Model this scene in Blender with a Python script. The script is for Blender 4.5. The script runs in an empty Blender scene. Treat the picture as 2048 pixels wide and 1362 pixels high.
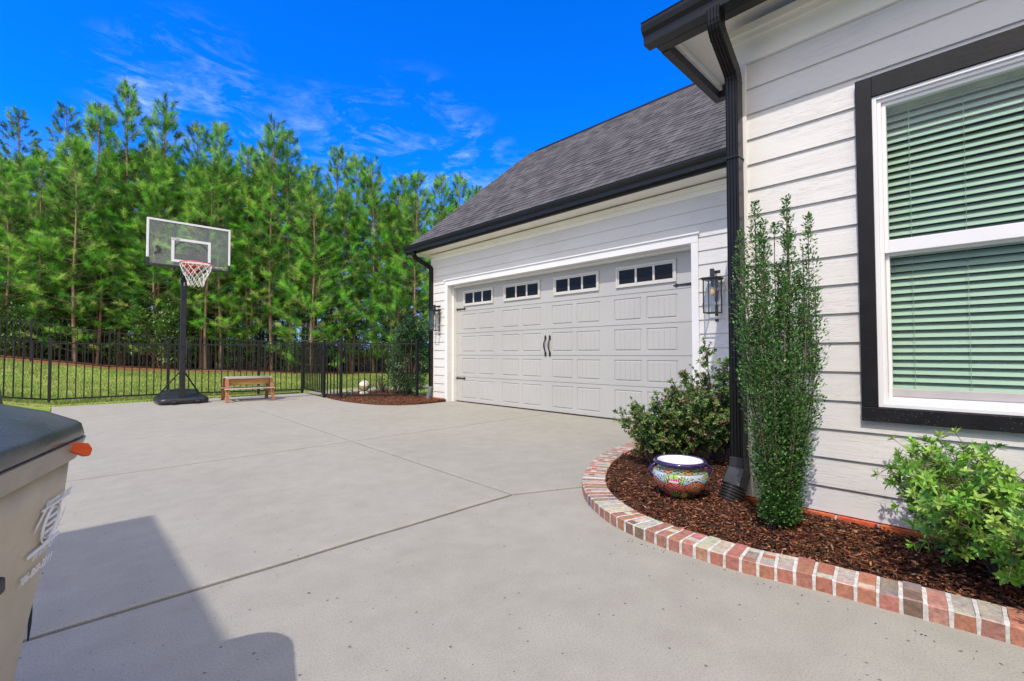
import bpy, math, random
import numpy as np
from mathutils import Vector, Matrix, noise as mnoise

# ------------------------------------------------------------------ camera, world, sun
SC = bpy.context.scene
COL = SC.collection
CAMH = 0.955
YAW, PITCH, ROLL = math.radians(44.45), math.radians(1.577), math.radians(-0.1)
fw = Vector((math.sin(YAW)*math.cos(PITCH), math.cos(YAW)*math.cos(PITCH), math.sin(PITCH)))
rt = Vector((math.cos(YAW), -math.sin(YAW), 0))
up = rt.cross(fw)
rt2 = rt*math.cos(ROLL)+up*math.sin(ROLL)
up2 = -rt*math.sin(ROLL)+up*math.cos(ROLL)
cd = bpy.data.cameras.new('camera')
cam = bpy.data.objects.new('camera', cd); COL.objects.link(cam)
cd.sensor_width = 36; cd.lens = 36*927.8/2048
cd.clip_start = 0.05; cd.clip_end = 2000
m = Matrix((rt2, up2, -fw)).transposed().to_4x4()
m.translation = Vector((0, 0, CAMH))
cam.matrix_world = m
SC.camera = cam

SUND = Vector((0.67, 0.25, -1.0)).normalized()          # direction the sunlight travels
SUN_EL = math.asin(-SUND.z)
SUN_AZ = math.atan2(-SUND.x, -SUND.y)                    # clockwise from +Y
sl = bpy.data.lights.new('sun', 'SUN'); sl.energy = 2.9; sl.angle = math.radians(0.53); sl.color = (1.0, 0.94, 0.86)
sun = bpy.data.objects.new('sun', sl); COL.objects.link(sun)
sun.rotation_euler = SUND.to_track_quat('-Z', 'Y').to_euler()

W = bpy.data.worlds.new('World'); SC.world = W; W.use_nodes = True
nt = W.node_tree; nt.nodes.clear()
def N(t, **k):
    n = nt.nodes.new(t)
    for a, b in k.items(): setattr(n, a, b)
    return n
L = lambda a, b: nt.links.new(a, b)
wo = N('ShaderNodeOutputWorld'); bg = N('ShaderNodeBackground')
sky = N('ShaderNodeTexSky'); sky.sky_type = 'NISHITA'; sky.sun_disc = False
sky.sun_elevation = SUN_EL; sky.sun_rotation = SUN_AZ
sky.altitude = 0; sky.air_density = 1.0; sky.dust_density = 0.6; sky.ozone_density = 3.0
hsv = N('ShaderNodeHueSaturation'); hsv.inputs['Saturation'].default_value = 1.25; hsv.inputs['Value'].default_value = 1.0
L(sky.outputs[0], hsv.inputs['Color'])
tint = N('ShaderNodeMix', data_type='RGBA', blend_type='MULTIPLY'); tint.inputs[0].default_value = 1
tint.inputs[7].default_value = (0.02, 0.88, 1.95, 1)
L(hsv.outputs[0], tint.inputs[6])
tc = N('ShaderNodeTexCoord')
# thin cirrus: streaky noise on the sky dome, denser in a few patches
mp = N('ShaderNodeMapping'); mp.inputs['Scale'].default_value = (3.0, 3.0, 9.0); mp.inputs['Rotation'].default_value = (0.25, 0.1, 0.4)
L(tc.outputs['Generated'], mp.inputs[0])
cn = N('ShaderNodeTexNoise'); cn.inputs['Scale'].default_value = 2.6; cn.inputs['Detail'].default_value = 9; cn.inputs['Roughness'].default_value = 0.66; cn.inputs['Distortion'].default_value = 0.5
L(mp.outputs[0], cn.inputs['Vector'])
cr = N('ShaderNodeValToRGB'); cr.color_ramp.elements[0].position = 0.47; cr.color_ramp.elements[1].position = 0.74
L(cn.outputs[0], cr.inputs[0])
def patch(d, rad, amp):
    d = Vector(d).normalized()
    dp = N('ShaderNodeVectorMath', operation='DOT_PRODUCT'); dp.inputs[1].default_value = d
    nv = N('ShaderNodeVectorMath', operation='NORMALIZE'); L(tc.outputs['Generated'], nv.inputs[0]); L(nv.outputs[0], dp.inputs[0])
    mr = N('ShaderNodeMapRange'); mr.interpolation_type = 'SMOOTHSTEP'
    mr.inputs[1].default_value = math.cos(math.radians(rad)); mr.inputs[2].default_value = 1.0
    mr.inputs[3].default_value = 0; mr.inputs[4].default_value = amp
    L(dp.outputs['Value'], mr.inputs[0]); return mr.outputs[0]
def pixdir(x, y):
    v = rt2*((x-1024)/927.8)+up2*(-(y-681)/927.8)+fw
    return v.normalized()
acc = None
for (x, y), r, a in (((400, 195), 8, .9), ((260, 165), 5, .7), ((820, 330), 11, .85), ((650, 320), 9, .7), ((960, 350), 7, .7)):
    o = patch(pixdir(x, y), r, a)
    if acc is None: acc = o
    else:
        ad = N('ShaderNodeMath', operation='ADD'); L(acc, ad.inputs[0]); L(o, ad.inputs[1]); acc = ad.outputs[0]
mu = N('ShaderNodeMath', operation='MULTIPLY'); mu.use_clamp = True; L(acc, mu.inputs[0]); L(cr.outputs[0], mu.inputs[1])
cn2 = N('ShaderNodeTexNoise'); cn2.inputs['Scale'].default_value = 21; cn2.inputs['Detail'].default_value = 5; cn2.inputs['Roughness'].default_value = .6
mp2 = N('ShaderNodeMapping'); mp2.inputs['Scale'].default_value = (1, 1, 1.9); L(tc.outputs['Generated'], mp2.inputs[0]); L(mp2.outputs[0], cn2.inputs['Vector'])
cr2 = N('ShaderNodeMapRange'); cr2.inputs[1].default_value = .40; cr2.inputs[2].default_value = .66; cr2.inputs[3].default_value = .06; cr2.inputs[4].default_value = .46; L(cn2.outputs[0], cr2.inputs[0])
mu2 = N('ShaderNodeMath', operation='MULTIPLY'); L(mu.outputs[0], mu2.inputs[0]); L(cr2.outputs[0], mu2.inputs[1])
cm = N('ShaderNodeMix', data_type='RGBA'); L(mu2.outputs[0], cm.inputs[0]); L(tint.outputs[2], cm.inputs[6]); cm.inputs[7].default_value = (6.5, 7.6, 9.6, 1)
# pale haze low over the horizon
sxyz = N('ShaderNodeSeparateXYZ'); L(tc.outputs['Generated'], sxyz.inputs[0])
hr = N('ShaderNodeMapRange'); hr.interpolation_type = 'SMOOTHSTEP'; hr.inputs[1].default_value = .36; hr.inputs[2].default_value = .0; hr.inputs[3].default_value = 0; hr.inputs[4].default_value = .72
L(sxyz.outputs[2], hr.inputs[0])
cmh = N('ShaderNodeMix', data_type='RGBA'); L(hr.outputs[0], cmh.inputs[0]); L(cm.outputs[2], cmh.inputs[6]); cmh.inputs[7].default_value = (3.6, 4.4, 6.0, 1); cm = cmh
# unseen bright haze added as fill light, on the sun's side behind the camera
fill_haze = patch((-.58, -.53, .62), 82, 1.0)
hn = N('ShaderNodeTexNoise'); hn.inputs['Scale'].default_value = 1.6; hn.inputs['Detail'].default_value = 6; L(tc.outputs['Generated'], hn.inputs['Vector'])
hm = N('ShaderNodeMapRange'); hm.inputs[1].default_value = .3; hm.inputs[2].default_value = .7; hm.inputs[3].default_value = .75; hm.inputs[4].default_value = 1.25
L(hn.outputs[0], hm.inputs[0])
hf_ = N('ShaderNodeMath', operation='MULTIPLY'); hf_.use_clamp = True; L(fill_haze, hf_.inputs[0]); L(hm.outputs[0], hf_.inputs[1])
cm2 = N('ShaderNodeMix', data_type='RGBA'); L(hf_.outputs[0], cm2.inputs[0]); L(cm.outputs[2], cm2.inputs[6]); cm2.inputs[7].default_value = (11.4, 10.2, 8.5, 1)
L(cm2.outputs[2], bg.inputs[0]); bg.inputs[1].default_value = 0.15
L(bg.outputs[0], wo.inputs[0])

SC.view_settings.view_transform = 'Standard'; SC.view_settings.look = 'None'
SC.view_settings.exposure = 0.22; SC.view_settings.gamma = 1.0
SC.render.engine = 'CYCLES'
SC.cycles.max_bounces = 8; SC.cycles.transparent_max_bounces = 16
SC.cycles.use_denoising = True
SC.cycles.sample_clamp_indirect = 4

random.seed(7); rng = np.random.default_rng(7)

# ------------------------------------------------------------------ materials
def mat(name):
    mm = bpy.data.materials.new(name); mm.use_nodes = True
    t = mm.node_tree; b = t.nodes['Principled BSDF']
    return mm, t, b
def add(t, typ, **k):
    n = t.nodes.new(typ)
    for a, v in k.items(): setattr(n, a, v)
    return n
def ramp(t, src, stops):
    r = add(t, 'ShaderNodeValToRGB'); e = r.color_ramp.elements
    while len(e) > 1: e.remove(e[-1])
    e[0].position = stops[0][0]; e[0].color = (*stops[0][1], 1)
    for p, c in stops[1:]:
        q = e.new(p); q.color = (*c, 1)
    t.links.new(src, r.inputs[0]); return r.outputs[0]
def noise_tex(t, scale, detail=4, rough=.55, coord='Object', sc=(1, 1, 1), dist=0):
    c = add(t, 'ShaderNodeTexCoord'); mpn = add(t, 'ShaderNodeMapping'); mpn.inputs['Scale'].default_value = sc
    t.links.new(c.outputs[coord], mpn.inputs[0])
    n = add(t, 'ShaderNodeTexNoise'); n.inputs['Scale'].default_value = scale; n.inputs['Detail'].default_value = detail
    n.inputs['Roughness'].default_value = rough; n.inputs['Distortion'].default_value = dist
    t.links.new(mpn.outputs[0], n.inputs['Vector']); return n.outputs[0]
def mixc(t, f, a, b, mode='MIX'):
    n = add(t, 'ShaderNodeMix', data_type='RGBA', blend_type=mode)
    for s, v in ((0, f), (6, a), (7, b)):
        if hasattr(v, 'links'): t.links.new(v, n.inputs[s])
        elif s == 0: n.inputs[0].default_value = v
        else: n.inputs[s].default_value = (*v, 1)
    return n.outputs[2]
def bump(t, b, h, strength=.3, dist=.01, prev=None):
    n = add(t, 'ShaderNodeBump'); n.inputs['Strength'].default_value = strength; n.inputs['Distance'].default_value = dist
    t.links.new(h, n.inputs['Height'])
    if prev is not None: t.links.new(prev, n.inputs['Normal'])
    t.links.new(n.outputs[0], b.inputs['Normal']); return n.outputs[0]
def simple(name, col, rough=.5, metal=0, var=.12, scale=12, bmp=0.0, bscale=60, spec=.5, coat=0):
    mm, t, b = mat(name)
    n = noise_tex(t, scale, 5)
    c = ramp(t, n, [(.3, tuple(x*(1-var) for x in col)), (.7, tuple(min(1, x*(1+var)) for x in col))])
    t.links.new(c, b.inputs['Base Color'])
    rr = add(t, 'ShaderNodeMapRange'); rr.inputs[3].default_value = max(.02, rough-.08); rr.inputs[4].default_value = min(1, rough+.1)
    t.links.new(n, rr.inputs[0]); t.links.new(rr.outputs[0], b.inputs['Roughness'])
    b.inputs['Metallic'].default_value = metal; b.inputs['Specular IOR Level'].default_value = spec
    b.inputs['Coat Weight'].default_value = coat
    if bmp: bump(t, b, noise_tex(t, bscale, 4), bmp, .004)
    return mm
M = {}
def concrete():
    mm, t, b = mat('concrete')
    big = noise_tex(t, .9, 6, .6); mid = noise_tex(t, 6, 6, .65); fine = noise_tex(t, 160, 3, .7)
    c = ramp(t, big, [(.3, (.330, .312, .260)), (.5, (.350, .332, .279)), (.72, (.368, .350, .295))])
    c2 = ramp(t, mid, [(.3, (.90, .90, .90)), (.65, (1.03, 1.03, 1.03))])
    c = mixc(t, 1.0, c, c2, 'MULTIPLY')
    c3 = ramp(t, fine, [(.3, (.66, .66, .66)), (.5, (1, 1, 1)), (.8, (1.18, 1.18, 1.18))])
    c = mixc(t, .8, c, c3, 'MULTIPLY')
    st = noise_tex(t, 1.3, 5, .6, sc=(.35, 1.6, 1), dist=.6)
    c = mixc(t, ramp(t, st, [(.58, (0, 0, 0)), (.78, (.22, .22, .22))]), c, (.25, .24, .225))
    # pin holes
    tcx = add(t, 'ShaderNodeTexCoord'); vo = add(t, 'ShaderNodeTexVoronoi'); vo.inputs['Scale'].default_value = 30
    vo.inputs['Randomness'].default_value = 1
    t.links.new(tcx.outputs['Object'], vo.inputs['Vector'])
    sel = add(t, 'ShaderNodeSeparateColor'); t.links.new(vo.outputs['Color'], sel.inputs[0])
    th = add(t, 'ShaderNodeMapRange'); th.inputs[1].default_value = .62; th.inputs[2].default_value = 1; th.inputs[3].default_value = 0; th.inputs[4].default_value = .17
    t.links.new(sel.outputs[0], th.inputs[0])
    lt = add(t, 'ShaderNodeMath', operation='LESS_THAN'); t.links.new(vo.outputs['Distance'], lt.inputs[0]); t.links.new(th.outputs[0], lt.inputs[1])
    pf = add(t, 'ShaderNodeMath', operation='MULTIPLY'); t.links.new(lt.outputs[0], pf.inputs[0]); pf.inputs[1].default_value = .7
    c = mixc(t, pf.outputs[0], c, (.07, .065, .06))
    t.links.new(c, b.inputs['Base Color']); b.inputs['Roughness'].default_value = .85; b.inputs['Specular IOR Level'].default_value = .3
    bn = bump(t, b, fine, .35, .004); bn = bump(t, b, mid, .08, .008, bn)
    inv = add(t, 'ShaderNodeMath', operation='SUBTRACT'); inv.inputs[0].default_value = 1; t.links.new(lt.outputs[0], inv.inputs[1])
    bump(t, b, inv.outputs[0], .5, .003, bn)
    return mm
M['concrete'] = concrete()
M['joint'] = simple('joint dirt', (.022, .02, .017), .95, var=.4, scale=20)

def siding_mat(name, col):
    mm, t, b = mat(name)
    g1 = noise_tex(t, 5, 6, .6, sc=(1, .22, 3.6), dist=1.4)
    g2 = noise_tex(t, 16, 5, .65, sc=(1, .1, 5.0), dist=.8)
    wv = add(t, 'ShaderNodeMath', operation='MULTIPLY_ADD'); t.links.new(g1, wv.inputs[0]); wv.inputs[1].default_value = 9; wv.inputs[2].default_value = 0
    fr = add(t, 'ShaderNodeMath', operation='PINGPONG'); t.links.new(wv.outputs[0], fr.inputs[0]); fr.inputs[1].default_value = .5
    lines = ramp(t, fr.outputs[0], [(.0, (0, 0, 0)), (.16, (1, 1, 1))])
    msk = ramp(t, noise_tex(t, 2.3, 3, .5, sc=(1, .5, 1)), [(.42, (1, 1, 1)), (.58, (0, 0, 0))])
    hl = mixc(t, msk, (1, 1, 1), lines)
    big = noise_tex(t, 1.4, 4)
    c = ramp(t, big, [(.3, tuple(x*.95 for x in col)), (.7, col)])
    c = mixc(t, 1.0, c, mixc(t, .10, (1, 1, 1), hl, 'MULTIPLY'), 'MULTIPLY')
    t.links.new(c, b.inputs['Base Color']); b.inputs['Roughness'].default_value = .55; b.inputs['Specular IOR Level'].default_value = .35
    bn = bump(t, b, hl, .45, .0026)
    bump(t, b, g2, .38, .004, bn)
    return mm
M['siding'] = siding_mat('painted lap siding', (.74, .715, .685))
M['trim'] = simple('white trim paint', (.80, .79, .775), .45, var=.04, scale=3, bmp=.08, bscale=40)
M['soffit_plain'] = simple('cream soffit', (.92, .88, .77), .5, var=.04, scale=3)
def door_mat():
    mm, t, b = mat('garage door paint')
    g = noise_tex(t, 40, 4, .6, sc=(1, .25, 1.6)); big = noise_tex(t, 1.2, 3)
    c = ramp(t, big, [(.3, (.44, .433, .415)), (.7, (.475, .468, .45))])
    t.links.new(c, b.inputs['Base Color']); b.inputs['Roughness'].default_value = .5
    bump(t, b, g, .25, .0015); return mm
M['door'] = door_mat()
M['door_frame'] = simple('off white door window frame', (.60, .575, .53), .45, var=.04, scale=4)
def soffit_mat():
    mm, t, b = mat('perforated soffit')
    tcx = add(t, 'ShaderNodeTexCoord'); sx = add(t, 'ShaderNodeSeparateXYZ'); t.links.new(tcx.outputs['Object'], sx.inputs[0])
    def cell(o, s):
        a = add(t, 'ShaderNodeMath', operation='MULTIPLY'); t.links.new(o, a.inputs[0]); a.inputs[1].default_value = s
        f = add(t, 'ShaderNodeMath', operation='FRACT'); t.links.new(a.outputs[0], f.inputs[0])
        g = add(t, 'ShaderNodeMath', operation='SUBTRACT'); t.links.new(f.outputs[0], g.inputs[0]); g.inputs[1].default_value = .5
        return g.outputs[0]
    cb = add(t, 'ShaderNodeCombineXYZ'); t.links.new(cell(sx.outputs[0], 90), cb.inputs[0]); t.links.new(cell(sx.outputs[1], 90), cb.inputs[1])
    ln = add(t, 'ShaderNodeVectorMath', operation='LENGTH'); t.links.new(cb.outputs[0], ln.inputs[0])
    lt = add(t, 'ShaderNodeMath', operation='LESS_THAN'); t.links.new(ln.outputs['Value'], lt.inputs[0]); lt.inputs[1].default_value = .2
    # bands of holes: panel period
    pr = add(t, 'ShaderNodeMath', operation='PINGPONG'); t.links.new(sx.outputs[1], pr.inputs[0]); pr.inputs[1].default_value = .08
    c = mixc(t, lt.outputs[0], (.92, .88, .77), (.14, .12, .09))
    t.links.new(c, b.inputs['Base Color']); b.inputs['Roughness'].default_value = .5
    return mm
M['soffit'] = soffit_mat()
M['black_metal'] = simple('black painted aluminium', (.010, .010, .011), .38, spec=.35, var=.25, scale=6, bmp=.05, bscale=30)
M['bronze_trim'] = simple('dark fascia metal', (.040, .037, .035), .5, spec=.3, var=.15, scale=5)
def speck_mat(name, col, rough):
    mm, t, b = mat(name)
    tcx = add(t, 'ShaderNodeTexCoord'); vo = add(t, 'ShaderNodeTexVoronoi'); vo.inputs['Scale'].default_value = 75
    t.links.new(tcx.outputs['Object'], vo.inputs['Vector'])
    sel = add(t, 'ShaderNodeSeparateColor'); t.links.new(vo.outputs['Color'], sel.inputs[0])
    th = add(t, 'ShaderNodeMapRange'); th.inputs[1].default_value = .6; th.inputs[2].default_value = 1; th.inputs[4].default_value = .17
    t.links.new(sel.outputs[0], th.inputs[0])
    lt = add(t, 'ShaderNodeMath', operation='LESS_THAN'); t.links.new(vo.outputs['Distance'], lt.inputs[0]); t.links.new(th.outputs[0], lt.inputs[1])
    sx = add(t, 'ShaderNodeSeparateXYZ'); t.links.new(tcx.outputs['Object'], sx.inputs[0])
    f = ramp(t, noise_tex(t, 5, 4), [(.45, (0, 0, 0)), (.62, (.55, .55, .55))])
    mu = add(t, 'ShaderNodeMath', operation='MULTIPLY'); t.links.new(lt.outputs[0], mu.inputs[0]); t.links.new(f, mu.inputs[1])
    n = noise_tex(t, 9, 5)
    c = ramp(t, n, [(.3, tuple(x*.7 for x in col)), (.7, tuple(x*1.4 for x in col))])
    c = mixc(t, mu.outputs[0], c, (.5, .48, .45))
    b.inputs['Specular IOR Level'].default_value = .3; t.links.new(c, b.inputs['Base Color']); b.inputs['Roughness'].default_value = rough
    bump(t, b, noise_tex(t, 45, 4), .25, .003); return mm
M['black_trim'] = speck_mat('black window trim paint', (.010, .0095, .011), .5)
M['downspout'] = speck_mat('black downspout metal', (.008, .008, .009), .3)
M['vinyl'] = simple('white vinyl', (.80, .79, .80), .35, var=.03, scale=2)
M['grey_vinyl'] = simple('pinkish grey sash rail', (.50, .46, .46), .4, var=.1, scale=6)
M['slat'] = simple('white blind slat', (.58, .615, .565), .45, var=.03, scale=4)
M['cord'] = simple('blind cord', (.42, .44, .38), .8, var=.2)
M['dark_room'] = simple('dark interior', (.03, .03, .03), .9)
def glass(name, tint, refl=.08, rough=.02):
    mm, t, b = mat(name); t.nodes.remove(b)
    o = t.nodes['Material Output']
    tr = add(t, 'ShaderNodeBsdfTransparent'); tr.inputs[0].default_value = (*tint, 1)
    gl = add(t, 'ShaderNodeBsdfGlossy'); gl.inputs['Roughness'].default_value = rough
    lw = add(t, 'ShaderNodeLayerWeight'); lw.inputs['Blend'].default_value = .5
    pw = add(t, 'ShaderNodeMath', operation='POWER'); t.links.new(lw.outputs['Facing'], pw.inputs[0]); pw.inputs[1].default_value = 4
    fr = add(t, 'ShaderNodeMath', operation='MULTIPLY_ADD'); t.links.new(pw.outputs[0], fr.inputs[0]); fr.inputs[1].default_value = .6; fr.inputs[2].default_value = .03
    nn = noise_tex(t, 3, 2); bp = add(t, 'ShaderNodeBump'); bp.inputs['Strength'].default_value = .03; t.links.new(nn, bp.inputs['Height']); t.links.new(bp.outputs[0], gl.inputs['Normal'])
    mx = add(t, 'ShaderNodeMixShader'); t.links.new(fr.outputs[0], mx.inputs[0]); t.links.new(tr.outputs[0], mx.inputs[1]); t.links.new(gl.outputs[0], mx.inputs[2])
    t.links.new(mx.outputs[0], o.inputs[0]); return mm
M['window_glass'] = glass('green tinted glass', (.87, .945, .90))
M['lamp_glass'] = glass('clear lantern glass', (.975, .985, .975))
M['board_glass'] = glass('scuffed clear acrylic', (.955, .96, .945), .1)
M['dark_pane'] = simple('dark garage glass', (.012, .012, .012), .12, var=.2, spec=.16)
M['bulb'] = simple('amber bulb glass', (.75, .45, .18), .15, var=.1)

def haze_glass(mm):
    t = mm.node_tree; o = t.nodes['Material Output']; src = o.inputs[0].links[0].from_socket
    df = add(t, 'ShaderNodeBsdfDiffuse'); df.inputs[0].default_value = (.62, .63, .60, 1)
    n = noise_tex(t, 3, 4); mr = add(t, 'ShaderNodeMapRange'); mr.inputs[3].default_value = .05; mr.inputs[4].default_value = .15; t.links.new(n, mr.inputs[0])
    mx = add(t, 'ShaderNodeMixShader'); t.links.new(mr.outputs[0], mx.inputs[0]); t.links.new(src, mx.inputs[1]); t.links.new(df.outputs[0], mx.inputs[2]); t.links.new(mx.outputs[0], o.inputs[0])
haze_glass(M['board_glass'])
def shingle_mat():
    mm, t, b = mat('asphalt shingles')
    uv = add(t, 'ShaderNodeUVMap'); uv.uv_map = 'UVMap'
    br = add(t, 'ShaderNodeTexBrick'); br.offset = .37; br.offset_frequency = 1; br.squash = 1
    br.inputs['Scale'].default_value = 1; br.inputs['Brick Width'].default_value = .15; br.inputs['Row Height'].default_value = .143
    br.inputs['Mortar Size'].default_value = .004; br.inputs['Mortar Smooth'].default_value = .2; br.inputs['Bias'].default_value = 0
    br.inputs['Color1'].default_value = (.070, .068, .068, 1); br.inputs['Color2'].default_value = (.140, .136, .137, 1); br.inputs['Mortar'].default_value = (.022, .02, .022, 1)
    t.links.new(uv.outputs[0], br.inputs['Vector'])
    br2 = add(t, 'ShaderNodeTexBrick'); br2.offset = .61; br2.offset_frequency = 1
    br2.inputs['Scale'].default_value = 1; br2.inputs['Brick Width'].default_value = .24; br2.inputs['Row Height'].default_value = .143; br2.inputs['Mortar Size'].default_value = .0
    br2.inputs['Color1'].default_value = (.84, .84, .84, 1); br2.inputs['Color2'].default_value = (1.16, 1.14, 1.17, 1)
    t.links.new(uv.outputs[0], br2.inputs['Vector'])
    c = mixc(t, 1, br.outputs[0], br2.outputs[0], 'MULTIPLY')
    fine = noise_tex(t, 170, 2, .7)
    c = mixc(t, .8, c, ramp(t, fine, [(.25, (.5, .5, .5)), (.75, (1.5, 1.48, 1.5))]), 'MULTIPLY')
    big = noise_tex(t, .8, 4)
    c = mixc(t, .7, c, ramp(t, big, [(.3, (.8, .8, .8)), (.7, (1.15, 1.12, 1.12))]), 'MULTIPLY')
    t.links.new(c, b.inputs['Base Color']); b.inputs['Roughness'].default_value = .9; b.inputs['Specular IOR Level'].default_value = .25
    bn = bump(t, b, br.outputs[0], .4, .008); bump(t, b, fine, .4, .003, bn)
    return mm
M['shingle'] = shingle_mat()

def attr_mat(name, rough=.7, spec=.3, nscale=40, namp=.25, bmp=.3, bd=.004, translucent=0, coat=0, sat=None):
    """colour comes from the per-face attribute Col, broken up by fine noise"""
    mm, t, b = mat(name)
    a = add(t, 'ShaderNodeAttribute'); a.attribute_name = 'Col'
    n = noise_tex(t, nscale, 4, .65)
    c = mixc(t, 1, a.outputs['Color'], ramp(t, n, [(.3, (1-namp,)*3), (.7, (1+namp,)*3)]), 'MULTIPLY')
    t.links.new(c, b.inputs['Base Color']); b.inputs['Roughness'].default_value = rough; b.inputs['Specular IOR Level'].default_value = spec
    b.inputs['Coat Weight'].default_value = coat
    if bmp: bump(t, b, n, bmp, bd)
    if translucent:
        o = t.nodes['Material Output']; tl = add(t, 'ShaderNodeBsdfTranslucent'); t.links.new(c, tl.inputs[0])
        mx = add(t, 'ShaderNodeMixShader'); mx.inputs[0].default_value = translucent
        t.links.new(b.outputs[0], mx.inputs[1]); t.links.new(tl.outputs[0], mx.inputs[2]); t.links.new(mx.outputs[0], o.inputs[0])
    return mm
M['brick'] = attr_mat('worn clay brick', .85, .25, 45, .3, .6, .006)
M['mulch'] = attr_mat('bark mulch', .9, .2, 90, .3, .3)
M['leaf'] = attr_mat('glossy leaf', .38, .45, 8, .12, 0, translucent=.22)
M['needle'] = attr_mat('pine needles', .5, .35, 6, .12, 0, translucent=.35)
M['bark'] = attr_mat('pine bark', .95, .15, 22, .45, .9, .02)
M['twig'] = simple('shrub twig', (.15, .11, .08), .9, var=.3, scale=30)
M['grassblade'] = attr_mat('grass blades', .7, .25, 5, .15, 0, translucent=.3)
M['glaze'] = attr_mat('painted glaze', .12, .5, 30, .04, .05, coat=.5)
M['clay_white'] = simple('white glazed interior', (.80, .78, .83), .15, var=.04)
M['cobalt'] = simple('cobalt rim glaze', (.035, .02, .10), .12, var=.4, scale=18, coat=.6)
M['mortar'] = simple('whitewashed mortar', (.58, .555, .51), .9, var=.28, scale=40, bmp=.8, bscale=60)
M['fence'] = simple('black powder coated aluminium', (.012, .012, .013), .4, var=.2)
M['hinge'] = simple('black strap hinge', (.015, .014, .013), .4, var=.2)
M['lantern'] = simple('weathered black lantern metal', (.03, .028, .025), .45, var=.3, scale=20)
M['hoop_black'] = simple('black hoop plastic', (.02, .02, .024), .35, var=.25, bmp=.15, bscale=25)
M['hoop_pole'] = simple('black hoop steel', (.02, .02, .025), .28, var=.2)
M['white_paint'] = simple('white printed frame', (.80, .80, .82), .4, var=.04)
M['rim_orange'] = simple('orange rim paint', (.55, .075, .03), .4, var=.15)
M['net'] = simple('white nylon net', (.75, .72, .68), .8, var=.08)
def wood_mat(name, c1, c2, axis=(1, 8, 8)):
    mm, t, b = mat(name)
    n = noise_tex(t, 6, 6, .65, sc=axis, dist=.6)
    t.links.new(ramp(t, n, [(.3, c1), (.7, c2)]), b.inputs['Base Color']); b.inputs['Roughness'].default_value = .65
    bump(t, b, n, .3, .003); return mm
M['wood_red'] = wood_mat('reddish stained wood', (.24, .085, .04), (.42, .19, .10), (6, 6, 1))
M['wood_gold'] = wood_mat('golden stained wood', (.20, .10, .03), (.42, .22, .07))
M['wood_grey'] = wood_mat('weathered grey board', (.33, .27, .21), (.60, .52, .43))
M['can_body'] = simple('sun bleached tan plastic', (.60, .50, .35), .5, var=.14, scale=7, bmp=.12, bscale=35)
M['can_rim'] = simple('grey brown rim plastic', (.36, .31, .24), .42, var=.2, scale=9, bmp=.12, bscale=30)
M['can_lid'] = simple('dark glossy lid plastic', (.075, .077, .074), .26, var=.35, scale=8, bmp=.25, bscale=26)
M['can_dark'] = simple('black cart fitting', (.02, .02, .02), .5, var=.2)
M['orange_plastic'] = simple('bright orange plastic', (.85, .10, .01), .4, var=.08)
M['white_ink'] = simple('white stamped ink', (.85, .85, .84), .6, var=.04)
M['grey_ink'] = simple('pale scratched lettering', (.42, .43, .42), .6, var=.1)
M['grey_plastic'] = simple('weathered grey plastic', (.12, .14, .14), .5, var=.25, scale=20)
M['pipe'] = simple('black corrugated plastic', (.028, .028, .03), .35, var=.3, bmp=.15)
M['ball_cream'] = simple('cream leather', (.72, .68, .52), .5, var=.08, bmp=.3, bscale=150)
M['pebble'] = simple('white stone', (.66, .6, .5), .8, var=.2, bmp=.4)
def ground_mat():
    mm, t, b = mat('lawn and pine straw')
    tcx = add(t, 'ShaderNodeTexCoord'); sx = add(t, 'ShaderNodeSeparateXYZ'); t.links.new(tcx.outputs['Object'], sx.inputs[0])
    g1 = noise_tex(t, 1.0, 7, .75, sc=(1, 1.7, 1)); g2 = noise_tex(t, 26, 4, .7)
    grass = ramp(t, g1, [(.30, (.13, .25, .03)), (.46, (.24, .35, .055)), (.60, (.38, .40, .11)), (.75, (.50, .44, .19))])
    grass = mixc(t, .8, grass, ramp(t, g2, [(.3, (.62, .62, .62)), (.7, (1.25, 1.25, 1.2))]), 'MULTIPLY')
    straw = ramp(t, noise_tex(t, 9, 6, .75), [(.3, (.12, .045, .02)), (.55, (.32, .13, .055)), (.75, (.46, .25, .13))])
    ad = add(t, 'ShaderNodeMath', operation='MULTIPLY_ADD'); t.links.new(g1, ad.inputs[0]); ad.inputs[1].default_value = 1.6; t.links.new(sx.outputs[1], ad.inputs[2])
    # the pine straw line follows the back fence
    ax = add(t, 'ShaderNodeMath', operation='MULTIPLY_ADD'); t.links.new(sx.outputs[0], ax.inputs[0]); ax.inputs[1].default_value = .16; t.links.new(ad.outputs[0], ax.inputs[2])
    f = add(t, 'ShaderNodeMapRange'); f.inputs[1].default_value = 19.6; f.inputs[2].default_value = 20.0
    t.links.new(ax.outputs[0], f.inputs[0])
    t.links.new(mixc(t, f.outputs[0], grass, straw), b.inputs['Base Color']); b.inputs['Roughness'].default_value = .95; b.inputs['Specular IOR Level'].default_value = .15
    bump(t, b, g2, .8, .04); return mm
M['ground'] = ground_mat()

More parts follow.
